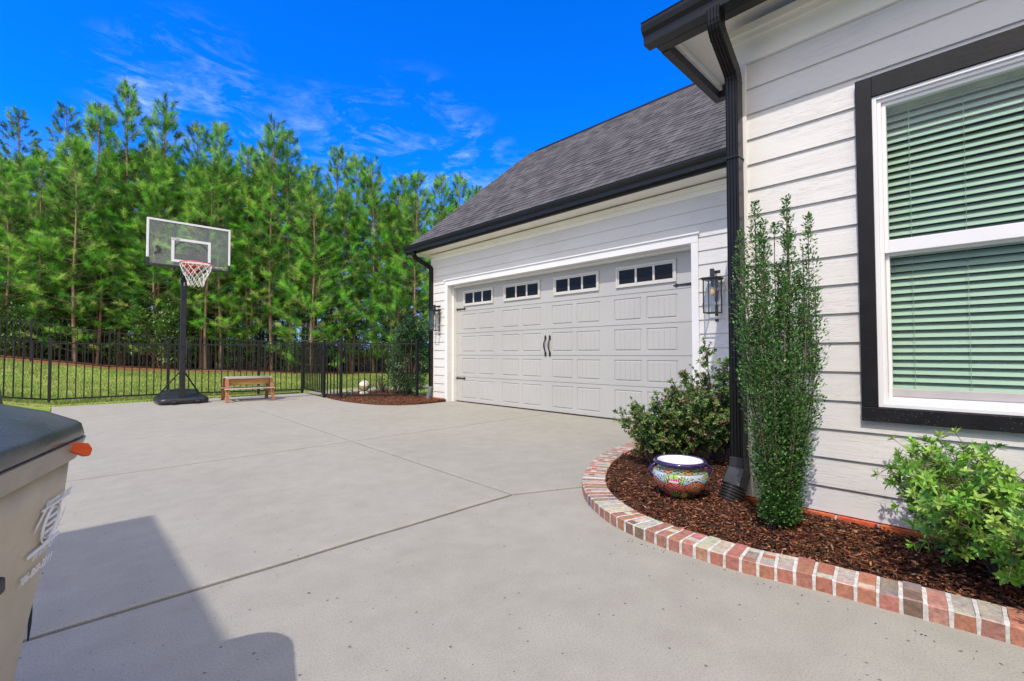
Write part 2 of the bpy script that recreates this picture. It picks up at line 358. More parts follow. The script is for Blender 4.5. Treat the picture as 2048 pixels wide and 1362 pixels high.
# ------------------------------------------------------------------ mesh helpers
def tag(o, label=None, cat=None, group=None, kind=None):
    if label: o['label'] = label
    if cat: o['category'] = cat
    if group: o['group'] = group
    if kind: o['kind'] = kind
    return o
def empty(name, loc=(0, 0, 0), rz=0, **k):
    o = bpy.data.objects.new(name, None); COL.objects.link(o); o.location = loc; o.rotation_euler = (0, 0, rz)
    o.empty_display_size = .2
    return tag(o, **k)
WROOT = set()
def wroot(name, loc, **k):
    """an Empty at a thing's base whose parts are modelled in world coordinates"""
    o = empty(name, loc, **k); WROOT.add(o.name); return o
def attach(o, parent):
    if parent is None: return
    o.parent = parent
    if parent.name in WROOT: o.location = -parent.location
class MB:
    def __init__(s): s.v = []; s.f = []; s.m = []; s.c = []; s.uv = None
    def add(s, vs, fs, mi=0, col=None):
        b = len(s.v); s.v.extend([tuple(x) for x in vs])
        for f in fs:
            s.f.append([b+i for i in f]); s.m.append(mi); s.c.append(col)
    def box(s, x0, x1, y0, y1, z0, z1, mi=0, col=None):
        x0, x1 = sorted((x0, x1)); y0, y1 = sorted((y0, y1)); z0, z1 = sorted((z0, z1))
        s.add([(x0, y0, z0), (x1, y0, z0), (x1, y1, z0), (x0, y1, z0), (x0, y0, z1), (x1, y0, z1), (x1, y1, z1), (x0, y1, z1)],
              [(0, 3, 2, 1), (4, 5, 6, 7), (0, 1, 5, 4), (1, 2, 6, 5), (2, 3, 7, 6), (3, 0, 4, 7)], mi, col)
    def bar(s, p, q, w, h=None, upv=(0, 0, 1), mi=0, col=None):
        h = h or w; p = Vector(p); q = Vector(q); d = (q-p).normalized(); u = Vector(upv)
        if abs(d.dot(u)) > .98: u = Vector((1, 0, 0))
        a = d.cross(u).normalized()*w/2; b2 = d.cross(a).normalized()*h/2
        vs = [p-a-b2, p+a-b2, p+a+b2, p-a+b2, q-a-b2, q+a-b2, q+a+b2, q-a+b2]
        s.add(vs, [(0, 1, 2, 3), (7, 6, 5, 4), (1, 0, 4, 5), (2, 1, 5, 6), (3, 2, 6, 7), (0, 3, 7, 4)], mi, col)
    def tube(s, pts, rad, n=8, mi=0, col=None, closed=False, caps=True):
        pts = [Vector(p) for p in pts]; k = len(pts)
        if not hasattr(rad, '__len__'): rad = [rad]*k
        vs = []; prev = None
        for i, p in enumerate(pts):
            if closed: d = pts[(i+1) % k]-pts[i-1]
            else: d = pts[min(i+1, k-1)]-pts[max(i-1, 0)]
            d.normalize()
            if prev is None:
                u = Vector((0, 0, 1)) if abs(d.z) < .9 else Vector((1, 0, 0))
                a = d.cross(u).normalized()
            else: a = (prev-d*prev.dot(d)).normalized()
            prev = a; b2 = d.cross(a)
            for j in range(n):
                t = 2*math.pi*j/n
                vs.append(p+(a*math.cos(t)+b2*math.sin(t))*rad[i])
        fs = []
        for i in range(k if closed else k-1):
            for j in range(n):
                i2 = (i+1) % k
                fs.append((i*n+j, i*n+(j+1) % n, i2*n+(j+1) % n, i2*n+j))
        if caps and not closed:
            fs.append(tuple(range(n-1, -1, -1))); fs.append(tuple(range((k-1)*n, k*n)))
        s.add(vs, fs, mi, col)
    def lathe(s, prof, n=32, c=(0, 0, 0), mi=0, colf=None):
        c = Vector(c); vs = []; fs = []; b = len(s.v)
        for r, z in prof:
            for j in range(n):
                t = 2*math.pi*j/n; vs.append((c.x+r*math.cos(t), c.y+r*math.sin(t), c.z+z))
        s.v.extend(vs)
        for i in range(len(prof)-1):
            for j in range(n):
                s.f.append([b+i*n+j, b+i*n+(j+1) % n, b+(i+1)*n+(j+1) % n, b+(i+1)*n+j]); s.m.append(mi)
                s.c.append(colf(j/n, i/(len(prof)-1)) if colf else None)
    def sweep(s, rings, mi=0, col=None, caps=True, closed_ring=True):
        n = len(rings[0]); vs = [p for r in rings for p in r]; fs = []
        for i in range(len(rings)-1):
            for j in range(n if closed_ring else n-1):
                fs.append((i*n+j, i*n+(j+1) % n, (i+1)*n+(j+1) % n, (i+1)*n+j))
        if caps: fs.append(tuple(range(n-1, -1, -1))); fs.append(tuple(range((len(rings)-1)*n, len(rings)*n)))
        s.add(vs, fs, mi, col)
    def build(s, name, mats, parent=None, bevel=0, smooth=False, uv=None, angle=40, **k):
        me = bpy.data.meshes.new(name); me.from_pydata([tuple(p) for p in s.v], [], s.f)
        for mm in (mats if isinstance(mats, (list, tuple)) else [mats]): me.materials.append(mm)
        me.polygons.foreach_set('material_index', s.m)
        if any(c is not None for c in s.c):
            at = me.attributes.new('Col', 'FLOAT_COLOR', 'FACE')
            arr = np.ones((len(s.f), 4), dtype=np.float32)
            for i, c in enumerate(s.c):
                if c is not None: arr[i, :3] = c[:3]
            at.data.foreach_set('color', arr.ravel())
        if uv:
            ul = me.uv_layers.new(name='UVMap')
            for li, l in enumerate(me.loops): ul.data[li].uv = uv(me.vertices[l.vertex_index].co)
        if smooth:
            me.polygons.foreach_set('use_smooth', [True]*len(me.polygons))
        me.update()
        o = bpy.data.objects.new(name, me); COL.objects.link(o)
        attach(o, parent)
        if bevel:
            bm = o.modifiers.new('bevel', 'BEVEL'); bm.width = bevel; bm.segments = 2; bm.limit_method = 'ANGLE'; bm.angle_limit = math.radians(angle)
        return tag(o, **k)
def npmesh(name, V, F, C, matl, parent=None, smooth=False, **k):
    """V (n,3); F (m,3|4) ; C (m,3) face colours"""
    me = bpy.data.meshes.new(name); nf, kk = F.shape
    me.vertices.add(len(V)); me.vertices.foreach_set('co', V.astype(np.float32).ravel())
    me.loops.add(nf*kk); me.loops.foreach_set('vertex_index', F.astype(np.int32).ravel())
    me.polygons.add(nf); me.polygons.foreach_set('loop_start', np.arange(0, nf*kk, kk, dtype=np.int32))
    me.polygons.foreach_set('loop_total', np.full(nf, kk, dtype=np.int32))
    me.materials.append(matl)
    if smooth: me.polygons.foreach_set('use_smooth', np.ones(nf, dtype=bool))
    me.update(calc_edges=True)
    at = me.attributes.new('Col', 'FLOAT_COLOR', 'FACE')
    at.data.foreach_set('color', np.concatenate([C, np.ones((nf, 1))], 1).astype(np.float32).ravel())
    o = bpy.data.objects.new(name, me); COL.objects.link(o)
    attach(o, parent)
    return tag(o, **k)
def text_part(name, s, size, mtl, parent, mw, extrude=.0008):
    cu = bpy.data.curves.new(name, 'FONT'); cu.body = s; cu.size = size; cu.extrude = extrude; cu.align_x = 'LEFT'
    tmp = bpy.data.objects.new(name+'_tmp', cu); COL.objects.link(tmp)
    dg = bpy.context.evaluated_depsgraph_get()
    me = bpy.data.meshes.new_from_object(tmp.evaluated_get(dg)); bpy.data.objects.remove(tmp)
    me.materials.clear(); me.materials.append(mtl)
    me.transform(mw)
    o = bpy.data.objects.new(name, me); COL.objects.link(o); attach(o, parent)
    return o
# ------------------------------------------------------------------ terrain and driveway
def smooth(t): t = min(1, max(0, t)); return t*t*(3-2*t)
def hz(x, y):
    hf = float(np.interp(x, [-30, -12, -1.2, 1.2, 3, 8, 14, 40], [3.0, 1.9, .83, .476, .364, .17, .1, .0]))
    hn = float(np.interp(x, [-30, -12, -.72, -.1], [2.4, 1.2, .13, 0]))
    t = (y-12.7)/6.9
    z = hn*(1-smooth(t))+hf*smooth(t)
    if y < 12.6: z = hn*smooth((y-8.6)/4.0)
    if y > 19.6: z += min(1.2, .03*(y-19.6))
    if y < 11.9 and x > -.1: z = 0
    return z
def ground():
    xs = np.unique(np.concatenate([np.linspace(-150, -12, 14), np.linspace(-12, 16, 90), np.linspace(16, 300, 22)]))
    ys = np.unique(np.concatenate([np.linspace(-150, 8, 20), np.linspace(8, 26, 70), np.linspace(26, 400, 24)]))
    mb = MB(); nx, ny = len(xs), len(ys)
    vs = []
    for y in ys:
        for x in xs:
            z = hz(x, y)
            if y < 12.2: z -= .045*smooth((12.2-y)/.5)
            else: z += .03*mnoise.noise(Vector((x*.7, y*.7, 0)))*smooth((y-12.2)/1.5)
            vs.append((x, y, z))
    fs = [(j*nx+i, j*nx+i+1, (j+1)*nx+i+1, (j+1)*nx+i) for j in range(ny-1) for i in range(nx-1)]
    mb.add(vs, fs); mb.build('ground', M['ground'], smooth=True, kind='structure')
ground()
def driveway():
    """poured slabs with tooled joints between them"""
    mb = MB(); g = .006; bw = .028
    slabs = [
        [(-7, -8), (3.0, -8), (3.0, 1.95), (2.70, 2.044), (2.222, 2.262), (-.055, 2.267), (-7, 2.272)],
        [(-.055, 2.275), (2.222, 2.27), (2.32, 4.86), (-.055, 4.86)],
        [(2.222, 2.27), (2.70, 2.05), (3.0, 1.95), (5.735, 1.95), (5.735, 4.86), (2.32, 4.86)],
        [(-.055, 4.86), (2.32, 4.86), (2.455, 8.0), (-.055, 8.0)],
        [(2.32, 4.86), (5.735, 4.86), (5.735, 7.9), (2.455, 8.0)],
        [(-.055, 8.0), (2.455, 8.0), (2.52, 11.70), (-.055, 11.86)],
        [(2.455, 8.0), (5.735, 7.9), (5.735, 8.35), (4.2, 10.05), (4.33, 11.6), (2.52, 11.70)],
        [(-7, 2.28), (-.049, 2.275), (-.049, 4.86), (-7, 4.86)],
        [(-7, 4.86), (-.049, 4.86), (-.049, 8.0), (-7, 8.0)]]
    for P in slabs:
        P = [Vector((x, y, 0)) for x, y in P]; n = len(P); c = sum(P, Vector())/n
        # subdivide the sides and let the joint wander a little
        Q = []
        for i in range(n):
            a, b = P[i], P[(i+1) % n]; L_ = (b-a).length; k = max(1, int(L_/.12))
            for j in range(k):
                p = a.lerp(b, j/k)
                w = 0.006*mnoise.noise(p*2.1+Vector((3, 1, 0)))+.0025*mnoise.noise(p*9)
                Q.append(p+Vector((w, w, 0)))
        m_ = len(Q)
        def off(d, z):
            out = []
            for i in range(m_):
                t = (Q[(i+1) % m_]-Q[i-1]); t.normalize(); nn = Vector((-t.y, t.x, 0))
                out.append(Q[i]+nn*d+Vector((0, 0, z)))
            return out
        r0 = off(g, -.02); r1 = off(g+.002, -.004); r2 = off(g+bw*.5, -.0015); r3 = off(g+bw, 0)
        b = len(mb.v); mb.v.extend([tuple(p) for r in (r0, r1, r2, r3) for p in r])
        for k in range(3):
            for i in range(m_):
                mb.f.append([b+k*m_+i, b+k*m_+(i+1) % m_, b+(k+1)*m_+(i+1) % m_, b+(k+1)*m_+i]); mb.m.append(0); mb.c.append(None)
        mb.f.append([b+3*m_+i for i in range(m_)]); mb.m.append(0); mb.c.append(None)
    # dirt at the bottom of the joints
    mb.add([(-7, -8, -.012), (5.73, -8, -.012), (5.73, 8.4, -.012), (-7, 8.4, -.012)], [(0, 1, 2, 3)], 1)
    mb.add([(-.06, 8.4, -.012), (4.4, 8.4, -.012), (4.3, 11.6, -.012), (-.06, 11.8, -.012)], [(0, 1, 2, 3)], 1)
    mb.build('driveway', [M['concrete'], M['joint']], kind='structure')
    # narrow path behind the far planting bed
    mb = MB(); mb.box(4.75, 9.0, 11.15, 11.75, -.03, .012); mb.box(4.42, 4.75, 10.4, 11.75, -.03, .008)
    mb.build('path', M['concrete'], kind='structure', bevel=.01)
driveway()

# ------------------------------------------------------------------ house
XG, XM, XD = 5.555, 3.175, 5.74        # garage wall, near wall, garage door plane
YC, YG = 1.15, 8.03                    # near wing corner, garage far corner
house = wroot('house', (5.5, 4, 0), label='white lap-sided house with black trim, grey shingled garage roof and wide garage door', cat='house')

def siding(mb, X, y0, y1, z0, z1, e, phase, holes=()):
    """horizontal laps facing -X; holes = (ya, yb, za, zb)"""
    k0 = math.floor((z0-phase)/e)-1; k1 = math.ceil((z1-phase)/e)+1
    for k in range(k0, k1):
        a = phase+k*e; b = a+e
        za, zb = max(a, z0), min(b, z1)
        if zb-za < .002: continue
        segs = [(y0, y1, za, zb)]
        for (ha, hb, hc, hd) in holes:
            out = []
            for (p, q, r, s_) in segs:
                if hb <= p or ha >= q or hd <= r or hc >= s_: out.append((p, q, r, s_)); continue
                if ha > p: out.append((p, ha, r, s_))
                if hb < q: out.append((hb, q, r, s_))
                p2, q2 = max(p, ha), min(q, hb)
                if hc > r: out.append((p2, q2, r, min(hc, s_)))
                if hd < s_: out.append((p2, q2, max(hd, r), s_))
            segs = out
        for (p, q, r, s_) in segs:
            xf = lambda z: X-.0145+.0125*(z-a)/e
            n = max(1, int((q-p)/.6))
            for i in range(n):
                u, v = p+(q-p)*i/n, p+(q-p)*(i+1)/n
                mb.add([(xf(r), u, r), (xf(r), v, r), (xf(s_), v, s_), (xf(s_), u, s_), (X+.006, u, r), (X+.006, v, r)],
                       [(1, 0, 3, 2), (0, 1, 5, 4)])
WIN = (-.62, .405, .664, 2.344)        # opening of the near window: ya, yb, za, zb
mb = MB(); siding(mb, XM, -4.0, YC-.10, .045, 2.83, .1645, 2.495-.1645*16, [WIN])
near_wall = mb.build('near_wing_wall', M['siding'], house)
mb = MB()
siding(mb, XG, YC+.35, 2.413, .06, 2.96, .1675, .183-.1675)
siding(mb, XG, 7.562, YG-.09, .06, 2.96, .1675, .183-.1675)
siding(mb, XG, 2.413, 7.562, 2.405, 2.96, .1675, .183-.1675)
mb.build('garage_wall', M['siding'], house)
# wall cores (solid wall behind the laps)
mb = MB()
mb.box(XM+.008, XM+.2, -4.0, WIN[0], 0, 2.96); mb.box(XM+.008, XM+.2, WIN[1], YC-.001, 0, 2.96)
mb.box(XM+.008, XM+.2, WIN[0], WIN[1], 0, WIN[2]); mb.box(XM+.008, XM+.2, WIN[0], WIN[1], WIN[3], 2.96)
mb.box(XM+.2, XG+.2, YC-.16, YC-.001, 0, 2.96)
mb.box(XG+.008, XG+.187, YC, 2.49, 0, 2.96); mb.box(XG+.008, XG+.187, 7.48, YG-.002, 0, 2.96); mb.box(XG+.008, XG+.187, 2.49, 7.48, 2.31, 2.96)
mb.box(XG+.19, 12.2, YG-.17, YG-.003, 0, 3.0); mb.box(12.0, 12.2, -4, YG-.18, 0, 3.0)
mb.box(XM+.2, 12.0, -4.15, -4.0, 0, 3.0)
mb.build('wall_core', M['trim'], house)
# corner boards and friezes
mb = MB()
mb.box(XM-.022, XM+.012, YC-.10, YC+.018, .045, 2.83)
mb.build('corner_board', M['trim'], house, bevel=.003); mb = MB()
mb.box(XG-.022, XG+.012, YG-.09, YG+.018, .06, 2.96)
mb.build('corner_board', M['trim'], house, bevel=.003)
mb = MB()
mb.box(XM-.02, XM+.012, -4.0, YC+.018, 2.83, 2.98); mb.box(XM-.05, XM-.02, -4.0, YC+.018, 2.965, 3.035); mb.box(XM-.075, XM-.05, -4.0, YC+.018, 3.0, 3.05)
mb.box(XM+.012, XG-.03, YC, YC+.018, 2.83, 3.05)
mb.build('frieze_board', M['soffit_plain'], house, bevel=.003)
mb = MB()
mb.box(XG-.018, XG+.012, YC+.35, YG+.018, 2.86, 2.96); mb.box(XG-.05, XG-.018, YC+.35, YG+.018, 2.925, 2.985)
mb.build('garage_frieze', M['soffit_plain'], house, bevel=.003)
# brick ledge under the siding
def brick_cols(n=1):
    r = random.random()
    if r < .62: c = (random.uniform(.33, .43), random.uniform(.15, .185), random.uniform(.10, .13))
    elif r < .8: c = (random.uniform(.17, .24), random.uniform(.12, .15), random.uniform(.085, .11))
    else: c = (random.uniform(.36, .45), random.uniform(.17, .23), random.uniform(.13, .17))
    return c
mb = MB(); y = -4.0
while y < YC-.01:
    y2 = min(y+.192, YC); mb.box(XM-.03, XM+.04, y+.006, y2-.006, -.03, .038, col=(random.uniform(.55, .68), random.uniform(.12, .16), random.uniform(.045, .07))); y = y2
mb.build('brick_ledge', M['brick'], house, bevel=.003); mb = MB()
y = 7.6
while y < YG+.02:
    y2 = min(y+.1, YG+.03); mb.box(XG-.045, XG+.0, y+.005, y2-.005, -.02, .055, col=(.40, random.uniform(.12, .16), .09)); y = y2
mb.build('brick_ledge', M['brick'], house, bevel=.003)
mb = MB(); mb.box(XM-.024, XM+.04, -4.0, YC, -.03, .033); mb.build('ledge_mortar', M['mortar'], house)
mb = MB(); mb.box(XG-.04, XG-.003, 7.6, YG+.02, -.02, .05)
mb.build('ledge_mortar', M['mortar'], house)

# --- garage door surround
mb = MB()
mb.box(XG-.028, XG+.185, 2.413, 2.50, .0, 2.30); mb.box(XG-.028, XG+.185, 7.47, 7.562, .0, 2.30)
mb.box(XG-.028, XG+.185, 2.413, 7.562, 2.302, 2.405)
mb.box(XG-.045, XG-.028, 2.39, 7.585, 2.402, 2.424)
mb.box(XG+.10, XG+.184, 2.50, 2.535, 0, 2.30); mb.box(XG+.10, XG+.184, 7.435, 7.47, 0, 2.30); mb.box(XG+.10, XG+.184, 2.535, 7.435, 2.265, 2.30)
mb.build('door_surround', M['trim'], house, bevel=.003)
DY0, DY1 = 2.50, 7.47
zs = [.012, .492, .918, 1.352, 1.787, 2.30]
door = None
def panel_rects():
    R = []
    cols = [(7.257, 6.831), (6.761, 6.325), (6.109, 5.68), (5.60, 5.163), (4.925, 4.50), (4.42, 3.985), (3.745, 3.305), (3.23, 2.785)]
    return [(min(a, b), max(a, b)) for a, b in cols]
def face_with_holes(mb, X, y0, y1, z0, z1, holes):
    ys = sorted({y0, y1, *[h[0] for h in holes], *[h[1] for h in holes]}); zz = sorted({z0, z1, *[h[2] for h in holes], *[h[3] for h in holes]})
    for i in range(len(ys)-1):
        for j in range(len(zz)-1):
            cy, cz = (ys[i]+ys[i+1])/2, (zz[j]+zz[j+1])/2
            if any(h[0] < cy < h[1] and h[2] < cz < h[3] for h in holes): continue
            mb.add([(X, ys[i], zz[j]), (X, ys[i+1], zz[j]), (X, ys[i+1], zz[j+1]), (X, ys[i], zz[j+1])], [(1, 0, 3, 2)])
def door_section(mb, k, z0, z1):
    X = XD; rects = panel_rects(); g = .004
    if k < 4:
        H = [(a, b, z0+.065, z1-.06) for a, b in rects]
    else:
        H = []
    face_with_holes(mb, X, DY0, DY1, z0+g, z1-g, H)
    # rolled edges between sections
    mb.add([(X, DY0, z1-g), (X, DY1, z1-g), (X+.014, DY1, z1), (X+.014, DY0, z1)], [(1, 0, 3, 2)])
    mb.add([(X, DY0, z0+g), (X, DY1, z0+g), (X+.014, DY1, z0), (X+.014, DY0, z0)], [(0, 1, 2, 3)])
    for (a, b, c, d) in H:
        def ring(o, x): return [(x, a+o, c+o), (x, b-o, c+o), (x, b-o, d-o), (x, a+o, d-o)]
        R = [ring(0, X), ring(.007, X+.010), ring(.013, X+.010), ring(.024, X-.001)]
        bb = len(mb.v); mb.v.extend([p for r in R for p in r])
        for q in range(3):
            for i in range(4):
                mb.f.append([bb+q*4+(i+1) % 4, bb+q*4+i, bb+(q+1)*4+i, bb+(q+1)*4+(i+1) % 4]); mb.m.append(0); mb.c.append(None)
        # vertical bead board grooves
        ya, yb, za, zb = a+.024, b-.024, c+.024, d-.024
        npl = 5; w = (yb-ya)/npl
        for i in range(npl):
            p, q = ya+i*w, ya+(i+1)*w
            gl = .004 if i else 0; gr = .004 if i < npl-1 else 0
            mb.add([(X-.001, p+gl, za), (X-.001, q-gr, za), (X-.001, q-gr, zb), (X-.001, p+gl, zb)], [(1, 0, 3, 2)])
            if gr:
                mb.add([(X-.001, q-gr, za), (X+.0035, q, za), (X+.0035, q, zb), (X-.001, q-gr, zb)], [(1, 0, 3, 2)])
                mb.add([(X+.0035, q, za), (X-.001, q+gr, za), (X-.001, q+gr, zb), (X+.0035, q, zb)], [(1, 0, 3, 2)])
mb = MB()
for k in range(5): door_section(mb, k, zs[k], zs[k+1])
mb.box(XD+.03, XD+.05, DY0, DY1, .0, 2.30)
door = mb.build('garage_door', M['door'], house)
mb = MB(); mb.box(XD-.004, XD+.02, DY0, DY1, 0.0, .016); mb.build('bottom_seal', M['can_dark'], door)
for (a, b) in ((6.336, 7.209), (5.17, 6.05), (3.995, 4.875), (2.79, 3.70)):
    z0, z1 = 1.885, 2.182
    mb = MB()
    f = .03
    for (p, q, r, s_) in ((a, b, z0, z0+f), (a, b, z1-f, z1), (a, a+f, z0+f, z1-f), (b-f, b, z0+f, z1-f)):
        mb.box(XD-.022, XD-.001, p, q, r, s_)
    a2, b2, c2, d2 = a+f, b-f, z0+f, z1-f; f2 = .02
    for (p, q, r, s_) in ((a2, b2, c2, c2+f2), (a2, b2, d2-f2, d2), (a2, a2+f2, c2+f2, d2-f2), (b2-f2, b2, c2+f2, d2-f2)):
        mb.box(XD-.014, XD-.001, p, q, r, s_)
    w = (b2-a2-2*f2)/3
    for i in (1, 2):
        y = a2+f2+w*i; mb.box(XD-.016, XD-.001, y-.016, y+.016, c2+f2, d2-f2)
    fr = mb.build('door_window_frame', M['door_frame'], door, bevel=.003)
    mb = MB()
    for i in range(3):
        y = a2+f2+w*i
        mb.box(XD-.006, XD-.0005, y+.016*(i > 0), y+w-.016*(i < 2), c2+f2, d2-f2)
    mb.build('door_window_pane', M['dark_pane'], door)
def strap(y0, dirn, z):
    mb = MB(); X = XD-.010
    pts = [(0, .019), (.20, .012), (.235, .012), (.245, .024), (.262, .024), (.268, .009), (.30, .001)]
    top = [(X, y0+dirn*u, z+w) for u, w in pts]; bot = [(X, y0+dirn*u, z-w) for u, w in pts]
    rear = [(X+.009, p[1], p[2]) for p in top+bot[::-1]]; ring = top+bot[::-1]; n = len(ring)
    mb.add(ring+rear, [tuple(range(n))]+[(i, (i+1) % n, n+(i+1) % n, n+i) for i in range(n)])
    for u in (.03, .10): mb.tube([(X-.006, y0+dirn*u, z), (X, y0+dirn*u, z)], .006, 8)
    mb.build('strap_hinge', M['hinge'], door)
for z in (1.835, .462): strap(DY0+.04, 1, z); strap(DY1-.03, -1, z)
for y in (5.06, 4.965):
    mb = MB(); pts = []; rad = []
    for i in range(15):
        t = i/14; z = .955+.235-t*.24+.0
        bow = math.sin(math.pi*t)*.035
        pts.append((XD-.012-bow, y+.006*math.sin(6*t), z)); rad.append(.007+.005*math.sin(math.pi*t))
    mb.tube(pts, rad, 8)
    for z in (1.205, .94):
        mb.box(XD-.014, XD-.001, y-.018, y+.018, z-.028, z+.028)
        mb.tube([(XD-.011, y, z-.045), (XD-.011, y, z+.045)], [.004, .009], 8)
    mb.build('pull_handle', M['hinge'], door, bevel=.003)

# --- roofs
def roof_sheet(y0, y1, x0, z0, slope, run, thick=.02, step=.143, right=True):
    """courses of shingles rising towards +X"""
    mb = MB(); L_ = run*math.sqrt(1+slope*slope); n = int(L_/step)+1
    cs, sn = 1/math.sqrt(1+slope*slope), slope/math.sqrt(1+slope*slope)
    ny = 24
    for k in range(n):
        a, b = k*step, min((k+1)*step+.01, L_)
        def P(d, h): return (x0+d*cs-h*sn, z0+d*sn+h*cs)
        (xa, za), (xb, zb), (xc, zc) = P(a, thick+.010), P(b, thick+.002), P(a, thick-.004)
        for i in range(ny):
            u, v = y0+(y1-y0)*i/ny, y0+(y1-y0)*(i+1)/ny
            mb.add([(xa, u, za), (xa, v, za), (xb, v, zb), (xb, u, zb), (xc, u, zc), (xc, v, zc)], [(0, 3, 2, 1), (0, 1, 5, 4)])
    o = mb
    return o, cs, sn, L_
S = .838
GE = (5.16, 3.085)                     # garage roof lower edge x, z
RX = 8.89; RZ = GE[1]+S*(RX-GE[0])
mb, cs, sn, Ln = roof_sheet(1.2, 8.40, GE[0]-.02, GE[1]+.02, S, RX-GE[0]+.02)
uvf = lambda co: (co.y, (co.x-GE[0])/cs)
# back slope
mb.add([(RX, 1.2, RZ+.045), (RX, 8.40, RZ+.045), (RX+3.73, 8.40, GE[1]+.04), (RX+3.73, 1.2, GE[1]+.04)], [(0, 1, 2, 3)])
roof = mb.build('garage_roof', M['shingle'], house, uv=uvf)
mb = MB()
for sx_ in (-1, 1):
    mb.add([(RX, 1.5, RZ+.085), (RX, 8.05, RZ+.085), (RX+sx_*.15, 8.05, RZ+.085-.11), (RX+sx_*.15, 1.5, RZ+.085-.11), (RX, 1.5, RZ+.05), (RX, 8.05, RZ+.05), (RX+sx_*.15, 8.05, RZ-.055), (RX+sx_*.15, 1.5, RZ-.055)],
           [(0, 1, 2, 3), (3, 2, 6, 7), (1, 5, 6, 2), (0, 3, 7, 4)])
mb.build('ridge_vent', M['black_metal'], house)
# rake edge, gable wall of the garage
mb = MB(); x0, z0 = GE[0]-.02, GE[1]
for (ya, yb, dz0, dz1) in ((8.355, 8.395, -.12, .03),):
    P = [(x0, z0+dz0), (RX, RZ+dz0), (RX+3.75, GE[1]+dz0), (RX+3.75, GE[1]+dz1), (RX, RZ+dz1), (x0, z0+dz1)]
    a = [(x, ya, z) for x, z in P]; b = [(x, yb, z) for x, z in P]
    mb.add(a+b, [(0, 1, 4, 5), (1, 2, 3, 4), (11, 10, 7, 6), (10, 9, 8, 7), (0, 6, 7, 1), (1, 7, 8, 2), (5, 4, 10, 11), (4, 3, 9, 10), (0, 5, 11, 6)])
mb.build('rake_board', M['bronze_trim'], house)
mb = MB()
P = [(XG+.01, 3.0), (12.2, 3.0), (RX, RZ-.05)]
mb.add([(x, YG-.02, z) for x, z in P]+[(x, YG-.15, z) for x, z in P], [(2, 1, 0), (3, 4, 5), (0, 1, 4, 3), (1, 2, 5, 4), (2, 0, 3, 5)])
mb.build('gable_wall', M['siding'], house)
# garage eave: soffit, fascia, gutter
def gutter(mb, x0, y0, y1, z0, h=.125, w=.125):
    """K-style gutter profile; x0 is the outer lip, grows towards +X"""
    prof = [(0, h), (.012, h), (.014, h-.014), (.002, h-.03), (.012, h-.062), (.036, h-.082), (.040, 0), (w, 0), (w, h), (w-.004, h), (w-.004, .004), (.044, .004), (.040, h-.078), (.018, h-.058), (.008, h-.032), (0.006, h-.006)]
    n = len(prof)
    a = [(x0+x, y0, z0+z) for x, z in prof]; b = [(x0+x, y1, z0+z) for x, z in prof]
    mb.add(a+b, [(i, (i+1) % n, n+(i+1) % n, n+i) for i in range(n)])
    for y, s_ in ((y0, 1), (y1, -1)):
        q = [(x0+x, y, z0+z) for x, z in prof[:9]]
        mb.add(q, [tuple(range(len(q)))])
mb = MB(); gutter(mb, 5.085, 1.52, 8.40, 3.03, .13, .115); mb.build('garage_gutter', M['black_metal'], house)
mb = MB(); mb.box(5.202, 5.235, 1.52, 8.35, 3.0, 3.16); mb.build('garage_fascia', M['bronze_trim'], house)
mb = MB(); mb.box(5.236, XG+.05, 1.2, 8.35, 3.005, 3.02)
mb.add([(5.236, 8.354, 3.006), (XG+.2, 8.354, 3.006), (XG+.2, 8.354, 3.34), (5.236, 8.354, 3.10)], [(0, 1, 2, 3), (3, 2, 1, 0)])
mb.box(XG+.05, 12.0, YG+.0, 8.35, 3.0, 3.012)
mb.build('garage_soffit', M['soffit_plain'], house)
# near wing eave with boxed return
GX, GZ, YE = 2.75, 3.028, 1.50
mb = MB(); gutter(mb, GX, -4.2, YE+.07, GZ, .135, .12); mb.build('near_gutter', M['black_metal'], house)
mb = MB()
mb.box(2.872, 2.945, -4.2, YE+.02, 3.026, 3.17)
mb.box(2.945, 3.86, YE-.035, YE+.02, 3.02, 3.135)
mb.box(3.80, 3.86, YC+.02, YE-.035, 3.02, 3.135)
mb.build('near_fascia', M['bronze_trim'], house, bevel=.002)
mb = MB(); mb.box(2.947, 3.80, YE-.06, YE-.0355, 3.075, 3.134); mb.box(2.947, 2.975, -4.2, YE-.06, 3.085, 3.135)
mb.build('soffit_edge_trim', M['soffit_plain'], house, bevel=.003)
mb = MB(); mb.box(2.96, XM+.1, -4.2, YC, 3.12, 3.13); mb.box(2.96, 3.84, YC, YE-.02, 3.12, 3.13)
mb.build('near_soffit', M['soffit'], house)
# near wing roof (gable, rises towards +X)
S2 = .72; nx0, nz0 = 2.80, 3.15
P = [(nx0, nz0), (7.6, nz0+S2*4.8), (12.4, nz0)]
mb = MB()
mb.add([(x, YE+.05, z+.03) for x, z in P]+[(x, -4.4, z+.03) for x, z in P]+[(x, YE+.05, z) for x, z in P]+[(x, -4.4, z) for x, z in P],
       [(0, 1, 4, 3), (1, 2, 5, 4), (6, 9, 10, 7), (7, 10, 11, 8), (0, 6, 7, 1), (1, 7, 8, 2), (0, 3, 9, 6)])
mb.build('near_wing_roof', M['shingle'], house, uv=lambda co: (co.y, co.x*1.23))
mb = MB()
a = [(3.86, 3.15), (12.2, 3.15), (7.6, nz0+S2*4.8-.03), (3.86, nz0+S2*1.05)]
mb.add([(x, YC, z) for x, z in a]+[(x, YC-.15, z) for x, z in a], [(3, 2, 1, 0), (4, 5, 6, 7), (0, 1, 5, 4), (1, 2, 6, 5), (2, 3, 7, 6), (3, 0, 4, 7)])
mb.build('near_gable_wall', M['siding'], house)

